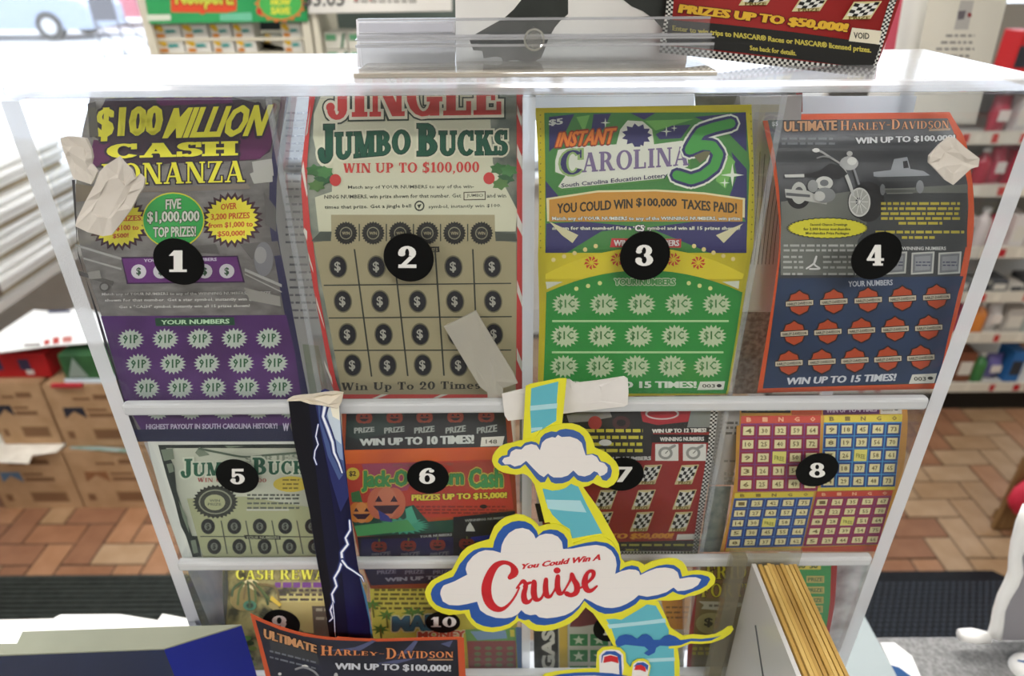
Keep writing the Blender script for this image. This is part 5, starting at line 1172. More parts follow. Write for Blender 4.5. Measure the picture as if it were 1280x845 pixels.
t.stroke([(640,350),(668,328),(688,306),(690,288),(676,284),(662,300),(656,330),(664,356),(682,360),(704,342)], [7.3,9.8,14.6,17.1,12.2,17.1,24.4,22.0,14.6,7.3], RD2, z=zc)
SMA = 'small_cloud_artwork'
t.poly([(85,445),(90,428),(105,415),(130,410),(132,390),(150,374),(175,368),(195,372),(215,352),(245,345),(268,350),(282,362),(290,328),(310,308),(340,297),(365,300),(380,290),(410,285),(445,290),(475,303),(495,322),(506,350),(510,408),(540,404),(562,412),(578,440),(602,446),(622,460),(631,485),(625,515),(605,534),(585,530),(575,512),(560,505),(540,530),(515,540),(488,540),(465,530),(448,512),(425,535),(395,546),(360,548),(340,540),(325,513),(310,540),(290,542),(270,525),(240,485),(215,455),(190,475),(165,478),(145,472),(130,460),(102,462)], '#41609c', SMA, zs)
t.poly([(105,440),(115,424),(140,418),(148,395),(170,382),(198,384),(215,366),(245,358),(270,364),(286,388),(296,352),(315,334),(345,324),(360,328),(372,314),(390,324),(430,322),(465,334),(486,352),(496,385),(505,412),(535,408),(558,420),(570,442),(595,450),(610,470),(608,492),(592,506),(572,512),(562,494),(545,488),(525,505),(500,513),(470,508),(446,484),(420,508),(390,518),(352,518),(335,508),(325,498),(305,516),(285,505),(255,475),(220,438),(195,458),(165,466),(145,455),(118,455)], WHT, SMA, zs)
# ship
ship = t.slab([zc(*p) for p in [(485,700),(500,685),(540,676),(600,669),(660,665),(700,664),(705,600),(725,582),(760,578),(795,584),(815,604),(818,640),(835,660),(842,640),(860,628),(885,626),(905,636),(913,655),(905,690),(905,780),(485,780)]], 'ship', mat(YEL2, .4), .0015, .002)
t.kids['ship_artwork'] = ship; t.lift = .0021; SH = 'ship_artwork'
t.poly([(715,700),(712,612),(730,592),(760,588),(790,592),(806,608),(808,660),(800,700)], WHT, SH, zc); t.poly([(720,640),(722,610),(740,595),(775,595),(798,610),(802,700),(792,700),(788,640)], BLU, SH, zc); t.poly([(722,645),(728,612),(755,606),(782,614),(790,640),(785,700),(720,700)], WHT, SH, zc); t.poly([(728,640),(732,616),(756,610),(784,617),(788,642),(760,634)], '#c42a30', SH, zc)
t.poly([(838,700),(845,645),(865,633),(890,635),(908,652),(900,700)], WHT, SH, zc); t.poly([(846,655),(860,640),(885,638),(904,650),(900,672),(890,655)], BLU, SH, zc); t.poly([(848,668),(855,650),(875,647),(892,658),(894,676),(872,668)], '#c42a30', SH, zc)
t.poly([(500,705),(520,694),(560,684),(620,678),(690,676),(760,680),(820,690),(850,702),(850,780),(490,780)], BLU, SH, zc); t.poly([(520,712),(560,696),(620,690),(690,688),(760,694),(810,705),(820,780),(510,780)], WHT, SH, zc)
t.done()
# ---- motorcycle ticket standing in front
zq = Z(220, 690, 320, 1280); zr = Z(400, 690, 280, 1280)
PR, PY = plane_rows(313, 580, 760, .272, 372, 594, 990, .300)
t = Sheet('scratch_ticket', 'curled motorcycle ticket standing loose in front of the case at the bottom', 'ticket', PR, Y=PY, base=False)
t.slab([zq(372,305), zq(440,338), zq(520,370), zq(600,395), zq(700,416), zq(800,428), zr(100,482), zr(220,492), zr(330,495), zr(450,492), zr(560,488), zr(700,484), zr(800,484), zr(822,490), zr(828,620), zr(832,709), (594,990), (372,990), zq(450,620), zq(415,470)], 'sheet', mat('#c4532c', .4), 0, .0004)
t.lift = .00046
t.poly([zq(398,335), zq(520,385), zq(640,418), zq(760,435), zr(100,500), zr(330,508), zr(560,502), zr(785,497), zr(795,709), (586,985), (380,985), zq(475,620), zq(430,450)], noisemat('dark_blue_smoke_print', '#15161f', '#2a2c3a', 30, rough=.4), 'photo_panel')
for p in ([(30,560),(200,540),(300,500),(320,505),(230,560)], [(480,560),(540,500),(560,505),(520,570),(430,590)], [(280,640),(420,615),(560,600),(420,640)], [(690,520),(760,500),(740,540)]): t.poly(p, '#53587a', 'photo_panel', zr)
t.poly([(455,400),(640,440),(700,480),(720,560),(560,520),(480,500)], '#3a3c40', 'photo_panel', zq)
t.text('ULTIMATE', 440,378,425,705,462,502, '#d8a070', .06, 0, z=zq, out='#241a18', ow=.1, part='title_lettering')
t.text('HARLEY-', 5,528,585,365,566,585, '#d88a58', 0, 0, fn=smallcaps, z=zr, out='#3a2018', ow=.05, part='title_lettering')
t.text('DAVIDSON', 378,543,606,762,555,598, '#d88a58', 0, 0, fn=smallcaps, z=zr, out='#3a2018', ow=.05, part='title_lettering')
t.poly([(615,606),(760,606),(760,614),(615,614)], '#b08a68', 'title_lettering', zr); t.lines(470, 700, (485, 515), 9, '#6a6f78', z=zq, seed=3, word=30, slope=.25)
t.text('WIN UP TO $100,000!', 85,628,672,750,640,684, '#c9ccd4', .05, z=zr, out='#15161c', ow=.1, part='title_lettering')
t.ell(645,566,16,8,'#d9d9d6','photo_panel',zq,12); t.stroke([(600,580),(640,570),(690,590),(720,625)], 10, '#8d8f94', 'photo_panel', zq); t.ell(800,612,10,12,'#b5b5b5','photo_panel',zq,10); t.ell(520,606,9,7,'#c4c4c4','photo_panel',zq,10)
t.done()
# ------------------------------------------------------------------ on the counter
ZB = EYE.z-.38
P = [atz(x, y, ZB) for x, y in ((302,782),(205,812),(0,820),(-70,823),(-70,807),(22,806),(29,791))]
r = empty('blue_carton', (sum(p.x for p in P)/7, sum(p.y for p in P)/7, CT), 'blue carton with grey green top at the bottom left of the counter', 'carton')
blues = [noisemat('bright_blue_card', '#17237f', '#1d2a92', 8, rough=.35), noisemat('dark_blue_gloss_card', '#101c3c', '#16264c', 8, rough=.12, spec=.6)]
m = MB(); n = 7
for i in range(n):
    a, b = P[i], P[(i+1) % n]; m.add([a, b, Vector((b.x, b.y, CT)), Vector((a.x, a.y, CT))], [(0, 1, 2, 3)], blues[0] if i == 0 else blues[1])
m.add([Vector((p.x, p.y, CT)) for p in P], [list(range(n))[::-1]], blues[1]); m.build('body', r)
m = MB(); m.prism([p+Vector((0, 0, .0012)) for p in P], (0, 0, -.0016), noisemat('grey_green_board', '#8d9180', '#9a9d8a', 9)); m.build('top_panel', r)
r = empty('paper_stack', (-.25, .42, CT), 'loose white papers stacked at the left rear of the counter behind the blue carton', 'papers')
pm = noisemat('bright_white_paper', '#f2f2ee', '#fbfbf8', 12)
for k, q in enumerate(([(-60,776),(70,773),(250,782),(252,800),(-60,830)], [(68,772),(76,768),(150,767.5),(190,774),(235,783),(200,800),(40,815)], [(195,778),(203,767),(243,774.5),(246,784),(230,792)])):
    zz = CT+.028+.001*k; m = MB(); m.prism([atz(x, y, zz) for x, y in q], (0, 0, -(.0275 if k == 0 else .0008)), pm); m.build('sheet', r)
# play slips in their clear holder
ZS = EYE.z-.334
x0, x1 = atz(948, 704, ZS).x, atz(996, 704, ZS).x
hold = empty('slip_holder', ((x0+x1)/2, .22, CT), 'clear plastic holder standing on the counter around the yellow slips', 'holder')
hm = clearmat('cloudy_holder_plastic', '#f0f0ee', white=.62, gloss=.08, rough=.2, whitecol='#f4f3f0'); hc = clearmat('clear_holder_plastic', '#eeede6', white=.04, gloss=.05)
m = MB(); m.box(x0-.0035, x0-.0008, .08, .3035, CT, ZS-.002, hm); m.build('side_panel', hold, label='cloudy left side panel')
m = MB(); m.box(x1+.0008, x1+.0028, .08, .3035, CT, ZS-.02, hc); m.build('side_panel', hold)
xb = at(912, 690, .306).x
m = MB(); m.box(xb, x1+.003, .3042, .3065, CT, ZS+.008, hc); m.build('back_panel', hold)
m = MB(); m.box(xb, xb+.009, .2985, .304, CT, ZS+.008, clearmat('holder_edge_plastic', '#dedacb', white=.12, gloss=.06, whitecol='#c9c5b2')); m.build('corner_post', hold)
m = MB(); m.box(x0-.0005, x1+.0005, .085, .3, CT, CT+.10, hm); m.build('shelf', hold)
m = MB(); m.tube([(x0-.0038, .28-.03*i, ZS-.03-.03*i+.01*math.sin(i*2)) for i in range(5)], .0005, mat('#55585a')); m.build('crack', hold)
sl = empty('slip_stack', ((x0+x1)/2, .22, CT+.1), 'stack of yellow play slips standing on edge in the clear holder', 'slips')
for i in range(9):
    a = x0+(x1-x0)*i/9; b = x0+(x1-x0)*(i+1)/9
    m = MB(); dz = random.uniform(-.0015, .0006); m.box(a+.0001, b-.00025, .10, .3022+random.uniform(-.002, .001), CT+.1002, ZS+dz, mat(['#bd9850', '#c9a65c', '#ad8948', '#cfae66', '#b99550'][i*3 % 5], .7), .0003); m.build('slip_bundle', sl)
# white card beside the case, leaflet with counter glare as its white side, white plastic stand, white lid
ex = atz(1100, 806, CT+.004); m = MB(); m.box(XR+.0008, ex.x, .12, .478, CT+.0002, CT+.004, mat('#9ba6a8', .5)); o = m.build('white_card', None, origin=(ex.x-.02, .3, CT)); setp(o, 'pale grey card lying beside the lower right corner of the ticket case', 'card')
m = MB(); m.prism([atz(x, y, CT+.0015) for x, y in ((1100,803),(1118,803),(1140,820),(1152,848),(1122,848))], (0, 0, -.0013), mat('#eceeee', .2)); lf = empty('leaflet', atz(1125, 835, CT), 'blue cornered leaflet, its white page standing in for counter glare right of the case', 'leaflet'); m.build('glare_page', lf)  # white sheet stands in for bright glare on the counter
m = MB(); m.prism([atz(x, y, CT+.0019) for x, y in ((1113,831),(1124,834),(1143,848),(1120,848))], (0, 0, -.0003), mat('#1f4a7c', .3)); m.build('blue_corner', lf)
zw = Z(1150, 600, 130, 448); wp = mat('#eeeeec', .35, .5)
st = empty('plastic_stand', at(1240, 800, .43), 'white curved plastic stand with grey face at the right edge of the counter', 'stand')
m = MB(); m.tube([at(*zw(x, y), .43) for x, y in ((175,668),(230,672),(290,678),(322,668),(332,620),(340,560),(362,500),(395,440),(412,395),(410,330),(425,270),(455,180),(475,120))], [.006,.0075,.006,.0065,.0055,.005,.0055,.006,.006,.005,.006,.007,.006], wp, 12); m.build('rim', st, smooth=True)
m = MB(); m.prism([at(*zw(x, y), .436) for x, y in ((330,690),(342,600),(362,520),(400,445),(415,380),(412,330),(430,270),(480,150),(600,150),(600,690))], (0, .006, 0), mat('#8f8d92', .5)); m.build('face', st)
c = atz(1285, 838, CT); m = MB(); R_ = .0165; V = []; F = []
for j in range(6):
    a = math.pi/2*j/5
    for i in range(20): V.append((c.x+R_*math.cos(a)**.5*math.cos(2*math.pi*i/20), c.y+R_*math.cos(a)**.5*math.sin(2*math.pi*i/20), CT+.012*math.sin(a)))
for j in range(5):
    for i in range(20): F.append((j*20+i, j*20+(i+1) % 20, (j+1)*20+(i+1) % 20, (j+1)*20+i))
cp = empty('bottle_cap', (c.x, c.y, CT), 'small round white cap with a blue mark at the lower right edge of the counter', 'cap')
m.add(V, F, wp); m.build('dome', cp, smooth=True)
m = MB(); m.tube([atz(1272, 826, CT+.0122)+Vector((0,0,.0006)), atz(1279, 827.5, CT+.0122)+Vector((0,0,.0008)), atz(1286, 826, CT+.0122)+Vector((0,0,.0006))], .0008, mat('#2d5c94')); m.build('blue_mark', cp)
# ------------------------------------------------------------------ on the lid of the case
hld = empty('sign_holder', at(660, 92, .355)+Vector((0, 0, 0)), 'clear acrylic sign holder standing on the lid of the ticket case', 'sign holder'); hld.location.z = ZT1
hx0, hx1 = at(446, 80, .345).x, at(889, 90, .345).x
ac = clearmat('holder_acrylic', '#fbfcfd', white=.035, gloss=.03); acl = clearmat('holder_acrylic_edge', '#dfe2e6', white=.4, gloss=.06, whitecol='#d4d4d6')
m = MB(); m.box(hx0, hx1, .334, .3755, ZT1, ZT1+.0022, clearmat('holder_base_acrylic', '#d9d3c6', white=.55, gloss=.06, whitecol='#c9c2b4'), .0005); m.build('base', hld)
for yy, pt, ed in ((.346, 55, 1), (.352, 43, 1), (.358, 22, 1)):
    zt_ = at(660, pt, yy).z; m = MB(); m.box(hx0, hx1, yy, yy+.0018, ZT1+.0023, zt_-.0012, ac); m.build('plate', hld)
    m = MB(); m.box(hx0, hx1, yy-.0002, yy+.002, zt_-.0011, zt_, acl); m.build('plate_edge', hld)
m = MB(); m.box(hx0, hx1, .3465, .3575, at(660, 48, .346).z-.0006, at(660, 48, .346).z, acl); m.build('plate_edge', hld)
zt3 = Z(560, 0, 300, 1280); zt4 = Z(800, 0, 320, 1280)
YS = .3725
t = Sheet('paper_sign', 'white sheet with a black clawed foot print behind the clear holder on the lid', 'sign', [(566,-130,880,-130),(569,0,862,0),(570,88,858,92)], Y=[YS+.004, YS+.001, YS], paper=noisemat('sign_white_paper', '#dddcd8', '#e5e4e0', 6))
t.poly([(115,215),(140,185),(220,140),(300,95),(350,50),(390,0),(420,-90),(500,-300),(700,-300),(660,-120),(640,0),(640,75),(600,110),(570,145),(550,180),(530,220),(510,275),(495,310),(470,322),(430,337),(400,330),(370,320),(330,322),(300,336),(292,325),(285,308),(260,302),(225,305),(190,312),(186,290),(182,272),(160,270),(135,268)], noisemat('charcoal_print', '#262a27', '#343834', 30), 'foot_print', zt3)
t.poly([(935,0),(800,-250),(1200,-250),(1250,0),(1200,200),(1150,160),(1100,105),(1040,60),(980,35)], noisemat('charcoal_print', '', '', 1), 'foot_print', zt3)
t.done()
t = Sheet('paper_insert', 'blank white paper insert in the left part of the holder on the lid', 'paper', [(445,24,569,23),(446,50,569,50),(447,84,569,84)], Y=[.3705,.3695,.3685], paper=mat('#e6e6ec', .6))
t.rect(449,29,566,40,'#c2c2cc','grey_band'); t.rect(449,41.5,568,42.8,'#b5b5bc','grey_band'); t.rect(449,54,568,55,'#c4c0bc','grey_band'); t.done()
m = MB(); c0 = at(*zt3(460, 212), .3415); pr = [c0+Vector((.0044*math.cos(2*math.pi*i/24), 0, .0044*math.sin(2*math.pi*i/24))) for i in range(25)]
m.tube(pr, .0006, clearmat('suction_ring', '#d0d0c8', white=.5, gloss=.1, whitecol='#b5b5ac'), 6); cc = m.build('suction_cup', None, origin=c0); 
m2 = MB(); m2.tube([c0+Vector((0, .0005, 0)), c0+Vector((0, .0042, 0))], [.0036, .0025], clearmat('suction_cup_plastic', '#e8e8e4', white=.06, gloss=.06), 20); m2.build('cup', cc); setp(cc, 'small clear suction cup stuck on the front of the sign holder', 'suction cup')
t = Sheet('scratch_ticket', 'red racing ticket with checkered edge leaning in the holder on top of the case', 'ticket', [(850,-130,1150,-80),(842,-60,1133,-25),(832,15,1110,45),(824,64,1090,97)], Y=[.371,.3695,.3675,.3655], paper='#8f1f1c')
z = zt4
checker(t, (160,-260),(190,-260),(160,90),(125,85), 3, 30, z); checker(t, (125,85),(160,90),(135,235),(95,228), 3, 14, z)
checker(t, (1300,-120),(1335,-120),(1275,20),(1240,20), 3, 14, z); checker(t, (1240,20),(1275,20),(1165,385),(1132,380), 3, 34, z)
t.poly([(140,98),(400,120),(760,160),(1050,200),(1200,225),(1158,345),(860,305),(500,262),(130,222)], '#141411', 'black_band', z)
checker(t, (100,225),(1165,345),(1155,388),(95,262), 78, 3, z)
t.text('PRIZES UP TO $50,000!', 185,20,70,1030,118,168, '#cfa52c', .08, 12, z=z, out='#5a1210', ow=.1, part='title_lettering')
t.text('Enter to win trips to NASCAR® Races or NASCAR® licensed prizes.', 160,125,160,1152,235,272, '#b9ad48', .04, 0, z=z, part='small_lettering'); t.text('See back for details.', 542,226,250,775,252,278, '#b9ad48', .04, 0, z=z, part='small_lettering')
t.poly([(1055,138),(1205,155),(1190,222),(1038,205)], '#d2cbb4', 'number_label', z); t.text('VOID', 1062,160,192,1142,165,196, '#3d3c34', .03, 0, z=z, part='number_label')
for x, y in ((500,-55),(765,-25),(1020,15)):
    flag(x, y, 175, 75, t, z)
t.done()
# ------------------------------------------------------------------ store background
CARD = noisemat('kraft_cardboard', '#a98763', '#b89672', 14, rough=.8)
CARD2 = noisemat('kraft_cardboard_flap', '#98795a', '#a68666', 14, rough=.8)
def patch(mb, o, u, v, x0, y0, x1, y1, M, n, e=.0012):
    # thin printed mark on a face: origin o, unit axes u and v
    a = [o+u*x0+v*y0, o+u*x1+v*y0, o+u*x1+v*y1, o+u*x0+v*y1]; mb.prism([p+n*e for p in a], -n*e*.9, M)
def carton(label, x0, x1, y0, d, z0, h, dark='#2b2b36', flap=.0):
    r = empty('cardboard_box', ((x0+x1)/2, y0+d/2, z0), label, 'box'); w = x1-x0; t_ = .006
    m = MB(); m.box(x0, x1, y0, y0+t_, z0, z0+h, CARD); m.box(x0, x1, y0+d-t_, y0+d, z0, z0+h, CARD); m.box(x0, x0+t_, y0+t_, y0+d-t_, z0, z0+h, CARD); m.box(x1-t_, x1, y0+t_, y0+d-t_, z0, z0+h, CARD); m.box(x0+t_, x1-t_, y0+t_, y0+d-t_, z0, z0+t_, CARD); m.build('body', r)
    for s in (0, 1):
        m = MB(); a = y0 if s == 0 else y0+d/2+.001; m.box(x0+.002, x1-.002, a+.002, a+d/2-.003, z0+h+.0003, z0+h+.004, CARD2); m.build('flap', r)
    o = Vector((x0, y0, z0)); u, v, n = Vector((1, 0, 0)), Vector((0, 0, 1)), Vector((0, -1, 0)); D = mat(dark, .8); B = mat('#7d5c40', .8)
    m = MB(); c = .26*w
    m.prism([o+u*a+v*b+n*.001 for a, b in ((c-.13*w,.48*h),(c-.12*w,.66*h),(c+.12*w,.66*h),(c+.13*w,.48*h),(c,.6*h))], -n*.0009, D); m.build('chevron_mark', r)
    m = MB()
    for a, b, c2, d2, M_ in ((.42,.50,.78,.56,B),(.42,.60,.66,.64,B),(.30,.78,.50,.82,B),(.55,.79,.8,.87,B),(.40,.12,.86,.30,mat('#8a6a4a', .8)),(.42,.14,.84,.28,B),(.08,.14,.16,.26,B)): patch(m, o, u, v, a*w, b*h, c2*w, d2*h, M_, n, .001+.0002*(a == .42 and b == .14))
    pr = m.build('printed_marks', r); pr['kind'] = 'stuff'
    return r
YB0 = 1.77
def X(px, py, Y): return at(px, py, Y).x
h1 = .245
carton('lower left cardboard box on the floor with papers on top, blue mark', X(0, 620, YB0), X(99, 620, YB0), YB0, .34, 0.0, h1, '#5c7690')
carton('lower right cardboard box on the floor beside the case edge', X(101.5, 620, YB0), X(215, 620, YB0), YB0, .34, 0.0, h1, '#8a5f3e')
z2 = h1+.012
carton('upper left cardboard box on the stack, under the red carton', X(-10, 520, YB0+.03), X(65, 520, YB0+.03), YB0+.03, .32, z2, .235)
carton('upper right cardboard box on the stack, with a dark chevron mark', X(68, 520, YB0+.015), X(172, 520, YB0+.015), YB0+.015, .32, z2, .235)
# loose papers on the lower boxes, red and green cartons above, white sheet on top
def sheet3(name, label, cat, pts, th, M):
    m = MB(); m.prism(pts, (0, 0, -th), M); return setp(m.build(name, None, origin=sum(pts, Vector())/len(pts)), label, cat)
zz = h1+.009
sheet3('paper_sheet', 'crumpled white papers on the lower left cardboard box', 'paper', [atz(x, y, zz) for x, y in ((-20,545),(30,540),(82,545),(86,552),(70,565),(40,569),(36,579),(-20,577))], .003, noisemat('crumpled_paper', '#d9d5ca', '#ece9e0', 20, bump=.5))
sheet3('folder', 'white blue and green flat packet on the lower right cardboard box', 'packet', [atz(x, y, zz) for x, y in ((87,560),(160,565),(160,561),(90,556))], .003, noisemat('striped_packet', '#b8c6cc', '#4f7a5a', 9))
zt_ = z2+.235+.0055
r = empty('red_carton', (X(30, 470, 1.83), 1.95, zt_), 'red carton with dark labels on top of the cardboard stack', 'carton')
xa, xb = X(-20, 455, 1.83), X(59, 455, 1.83); hh = .085
m = MB(); m.box(xa, xb, 1.83, 2.05, zt_, zt_+hh, noisemat('red_card', '#a01a1c', '#b32224', 8, rough=.5), .003); m.build('body', r)
for a, b in ((.05, .28), (.55, .72)):
    m = MB(); patch(m, Vector((xa, 1.83, zt_)), Vector((1,0,0)), Vector((0,0,1)), a*(xb-xa), .35*hh, b*(xb-xa), .8*hh, mat('#3c3450'), Vector((0,-1,0))); m.build('label_patch', r)
m = MB(); patch(m, Vector((xa, 1.83, zt_)), Vector((1,0,0)), Vector((0,0,1)), .62*(xb-xa), .15*hh, .74*(xb-xa), .35*hh, mat('#d8d0cc'), Vector((0,-1,0))); m.build('label_patch', r)
xa, xb = X(77, 460, 1.80), X(135, 460, 1.80)
r = empty('green_carton', ((xa+xb)/2, 1.9, zt_), 'green and white carton beside the red carton on the cardboard stack', 'carton')
m = MB(); m.box(xa, xb, 1.80, 2.0, zt_+.013, zt_+.10, noisemat('green_card', '#24452c', '#3c6a3e', 9), .003); m.build('body', r)
m = MB(); m.box(xa-.004, xb+.002, 1.795, 1.99, zt_, zt_+.012, mat('#d4e2ec')); m.build('pale_packet', r)
m = MB(); m.prism([Vector((xa+.012, 1.799, zt_+.02)), Vector((xa+.045, 1.799, zt_+.09)), Vector((xa+.075, 1.799, zt_+.02))], (0, -.001, 0), mat('#8a9a90')); m.build('triangle_mark', r)
xa, xb = X(66, 478, 1.79), X(104, 478, 1.79)
m = MB(); m.box(xa, xb, 1.775, 1.788, zt_-.004, zt_+.006, mat('#b5303a')); setp(m.build('red_packet', None, origin=((xa+xb)/2, 1.78, zt_)), 'thin red packet at the front of the green carton', 'packet')
zs_ = zt_+.125
r = empty('newspaper', atz(60, 420, zs_), 'large white newspaper sheet with red print draped over the red carton', 'newspaper')
q = [atz(x, y, zs_) for x, y in ((-30,428),(0,415),(42,387),(70,389),(104,384),(125,392),(140,426),(60,432),(0,440))]
m = MB(); m.prism(q, (0, 0, -.004), noisemat('newsprint', '#e4e3df', '#f0efec', 10)); m.box(q[8].x, q[8].x+.02, 1.9, 1.95, zt_+hh+.0005, zs_-.004, pm); m.build('sheet', r)
m = MB()
for x0, y0, x1, y1, c in ((55,425,62,431,'#a8382e'),(66,422,74,430,'#a8382e'),(30,430,50,433,'#77706c'),(78,421,90,428,'#b06a60'),(60,391,88,388,'#2c3350')): m.prism([atz(x, y, zs_+.0012) for x, y in ((x0,y0),(x1,y0-1),(x1,y1-1),(x0,y1))], (0, 0, -.001), mat(c))
o = m.build('headline_print', r); o['kind'] = 'stuff'
# bundles of papers behind
XN = -1.75
crt = empty('bundle_shelf', (XN-.4, 2.2, 0), 'low white shelf carrying the newspaper bundles by the window', 'shelf')
m = MB(); m.box(-2.6, XN-.005, 1.5, 2.85, .60, .63, mat('#c9c4ba')); m.build('top', crt)
for x in (-2.58, XN-.045):
    for y in (1.52, 2.78):
        m = MB(); m.box(x, x+.035, y, y+.035, 0, .5995, mat('#c9c4ba')); m.build('leg', crt)
names = ['lowest newspaper bundle on the shelf left of the case', 'second newspaper bundle from the shelf, left of the case', 'third newspaper bundle from the shelf, left of the case', 'topmost newspaper bundle of the stack left of the case']
nm_ = noisemat('newspaper_edges', '#d4d0c6', '#f4f2ec', 3, stretch=(1, 1, 40)); kz = .6305; sh_ = noisemat('brown_gap_shade', '#8a7a60', '#a39378', 5)
for i in range(4):
    hgt = .082; ix = (.0, .02, .005, .03)[i]
    b = empty('newspaper_bundle', (XN-.4, 2.2, kz), names[i], 'newspapers', 'newspaper bundles')
    for k in range(3):
        m = MB(); zz0 = kz+.0185+hgt*k/3; m.box(-2.55, XN-ix-(.016, 0, .012)[k], 1.56+.02*i, 2.8-.05*(i % 2), zz0+.0004, zz0+hgt/3-.0004, nm_, .010); m.build('fold', b)
    m = MB(); m.box(-2.5, XN-ix-.03, 1.6, 2.74, kz, kz+.018, sh_); m.build('gap_shade_strip', b)  # brown strip added between bundles, standing in for the shadowed gap
    m = MB(); m.box(XN-ix+.0005, XN-ix+.002, 2.1, 2.12, kz+.02, kz+.018+hgt-.004, mat('#6a5a48')); m.build('strap', b); kz += hgt+.0195
# mats on the floor
rub = noisemat('black_rubber', '#2c312e', '#3a403c', 40, rough=.6)
ya, yb = .80, atz(100, 721, 0).y
m = MB(); xa, xb = -2.4, X(330, 722, yb); m.box(xa, xb, ya, yb, 0.0012, .008, rub); lm = m.build('base', None); lm.name = 'tmp'
r = empty('floor_mat', ((xa+xb)/2, (ya+yb)/2, 0), 'dark ribbed rubber floor mat behind the counter on the left', 'mat'); lm.name = 'base'; lm.parent = r; lm.matrix_parent_inverse = Matrix.Translation(-r.location)
m = MB(); ny = int((yb-ya)/.017)
for i in range(ny):
    y = ya+.017*i; m.box(xa, xb, y+.002, y+.0105, .0081, .0145, rub)
o = m.build('ribs', r); o['kind'] = 'stuff'
yb = atz(1180, 716, 0).y; xa, xb = X(1000, 720, yb), X(1266, 720, yb)
r = empty('floor_mat', ((xa+xb)/2, (ya+yb)/2, 0), 'black studded rubber floor mat behind the counter on the right', 'mat')
m = MB(); cq = .07; m.prism([Vector(p) for p in ((xa,ya,.009),(xb,ya,.009),(xb,yb-cq,.009),(xb-cq,yb,.009),(xa+cq,yb,.009),(xa,yb-cq,.009))], (0, 0, -.0078), noisemat('blue_black_rubber', '#101216', '#181b20', 40, rough=.5)); m.build('base', r)
m = MB(); sm_ = mat('#454b55', .25, .7); k = 0  # stud highlights put into a lighter colour than the base
for j in range(int((yb-ya-.05)/.016)):
    for i in range(int((xb-xa-.05)/.02)):
        cx, cy = xa+.03+.02*i+(.01 if j % 2 else 0), ya+.02+.016*j
        if cx+cy*1 > xb+yb-cq-.03: continue
        m.add([(cx-.0085,cy,.0091),(cx,cy-.0065,.0091),(cx+.0085,cy,.0091),(cx,cy+.0065,.0091),(cx,cy,.0155)], [(0,1,4),(1,2,4),(2,3,4),(3,0,4)], sm_)
o = m.build('studs', r); o['kind'] = 'stuff'
# wooden board with a red bag at the right edge
YW = 1.63
xa = X(1243, 660, YW)
wd = noisemat('brown_wood', '#6f5130', '#8a6a42', 5, stretch=(12, 12, 1))
r = empty('wooden_board', (xa+.1, YW, 0), 'brown wooden board standing on the tiles at the right edge', 'board')
for k in range(3):
    m = MB(); m.box(xa+.062*k, xa+.06+.062*k, YW, YW+.018, .004, .30-.012*k, wd, .002); m.build('plank', r)
m = MB(); m.box(xa+.004, xa+.19, YW+.0185, YW+.03, .03, .07, wd); m.build('batten', r)
m = MB(); c = at(1300, 622, 1.58); V = []; F = []; nn = 14
for j in range(9):
    a = math.pi*j/8
    for i in range(nn): b = 2*math.pi*i/nn; rr = math.sin(a)*(1+.1*math.sin(3*b+j)); V.append((c.x+.095*rr*math.cos(b), c.y+.03*rr*math.sin(b), c.z-.085*math.cos(a)))
for j in range(8):
    for i in range(nn): F.append((j*nn+i, j*nn+(i+1) % nn, (j+1)*nn+(i+1) % nn, (j+1)*nn+i))
m.add(V, F, noisemat('red_plastic_bag', '#c2223c', '#d63a50', 12, rough=.4)); bg_ = empty('red_bag', (c.x, c.y, c.z-.085), 'bright red plastic bag hanging in front of the wooden board at the right edge', 'bag'); m.build('bag_body', bg_, smooth=True)
m = MB(); m.tube([(c.x-.03, c.y, c.z+.078), (c.x-.02, c.y+.02, c.z+.12), (c.x, YW+.009, c.z+.14), (c.x+.02, c.y+.02, c.z+.12), (c.x+.03, c.y, c.z+.078)], .004, mat('#c8304a')); m.build('handle', bg_)
# ------------------------------------------------------------------ shelving on the right
YG = 2.30; gx0, gx1 = X(1000, 300, YG), X(1400, 300, YG)
gon = empty('shelving_unit', ((gx0+gx1)/2, YG+.2, 0), 'white store shelving unit full of packets along the right', 'shelving')
wm = mat('#d8d6d0', .5)
m = MB(); m.box(gx0, gx1, YG+.02, YG+.36, 0, .105, mat('#15140f', .6)); m.build('plinth', gon)
m = MB(); m.box(gx0, gx1, YG+.37, YG+.385, 0, 1.5, mat('#8c877c', .6)); m.build('back_panel', gon)
m = MB(); m.box(gx0-.02, gx0-.0005, YG+.02, YG+.386, 0, 1.5, wm); m.build('end_panel', gon)
ZSH = [.115, .345, .52, .70, .93, 1.11, 1.285]
for k, zz in enumerate(ZSH):
    m = MB(); m.box(gx0, gx1, YG, YG+.368, zz, zz+.012, wm); m.build('shelf', gon)
    m = MB(); m.box(gx0, gx1, YG-.012, YG-.0005, zz-.012, zz+.03, mat('#dad4c4', .5)); lp = m.build('price_rail', gon)
    m = MB(); x = gx0+.02; rr = random.Random(k)
    while x < gx1-.06:
        w = rr.choice((.016, .02, .024)); m.box(x, x+w, YG-.0135, YG-.0122, zz-.006, zz+.024, mat(rr.choice(('#b5262c', '#c23a34', '#e8e2d2', '#e4dece')), .5)); x += w+rr.uniform(.02, .09)
    o = m.build('price_tags', lp); o['kind'] = 'stuff'
ordn = ['bottom', 'second lowest', 'third lowest', 'middle', 'third highest', 'second highest', 'top']
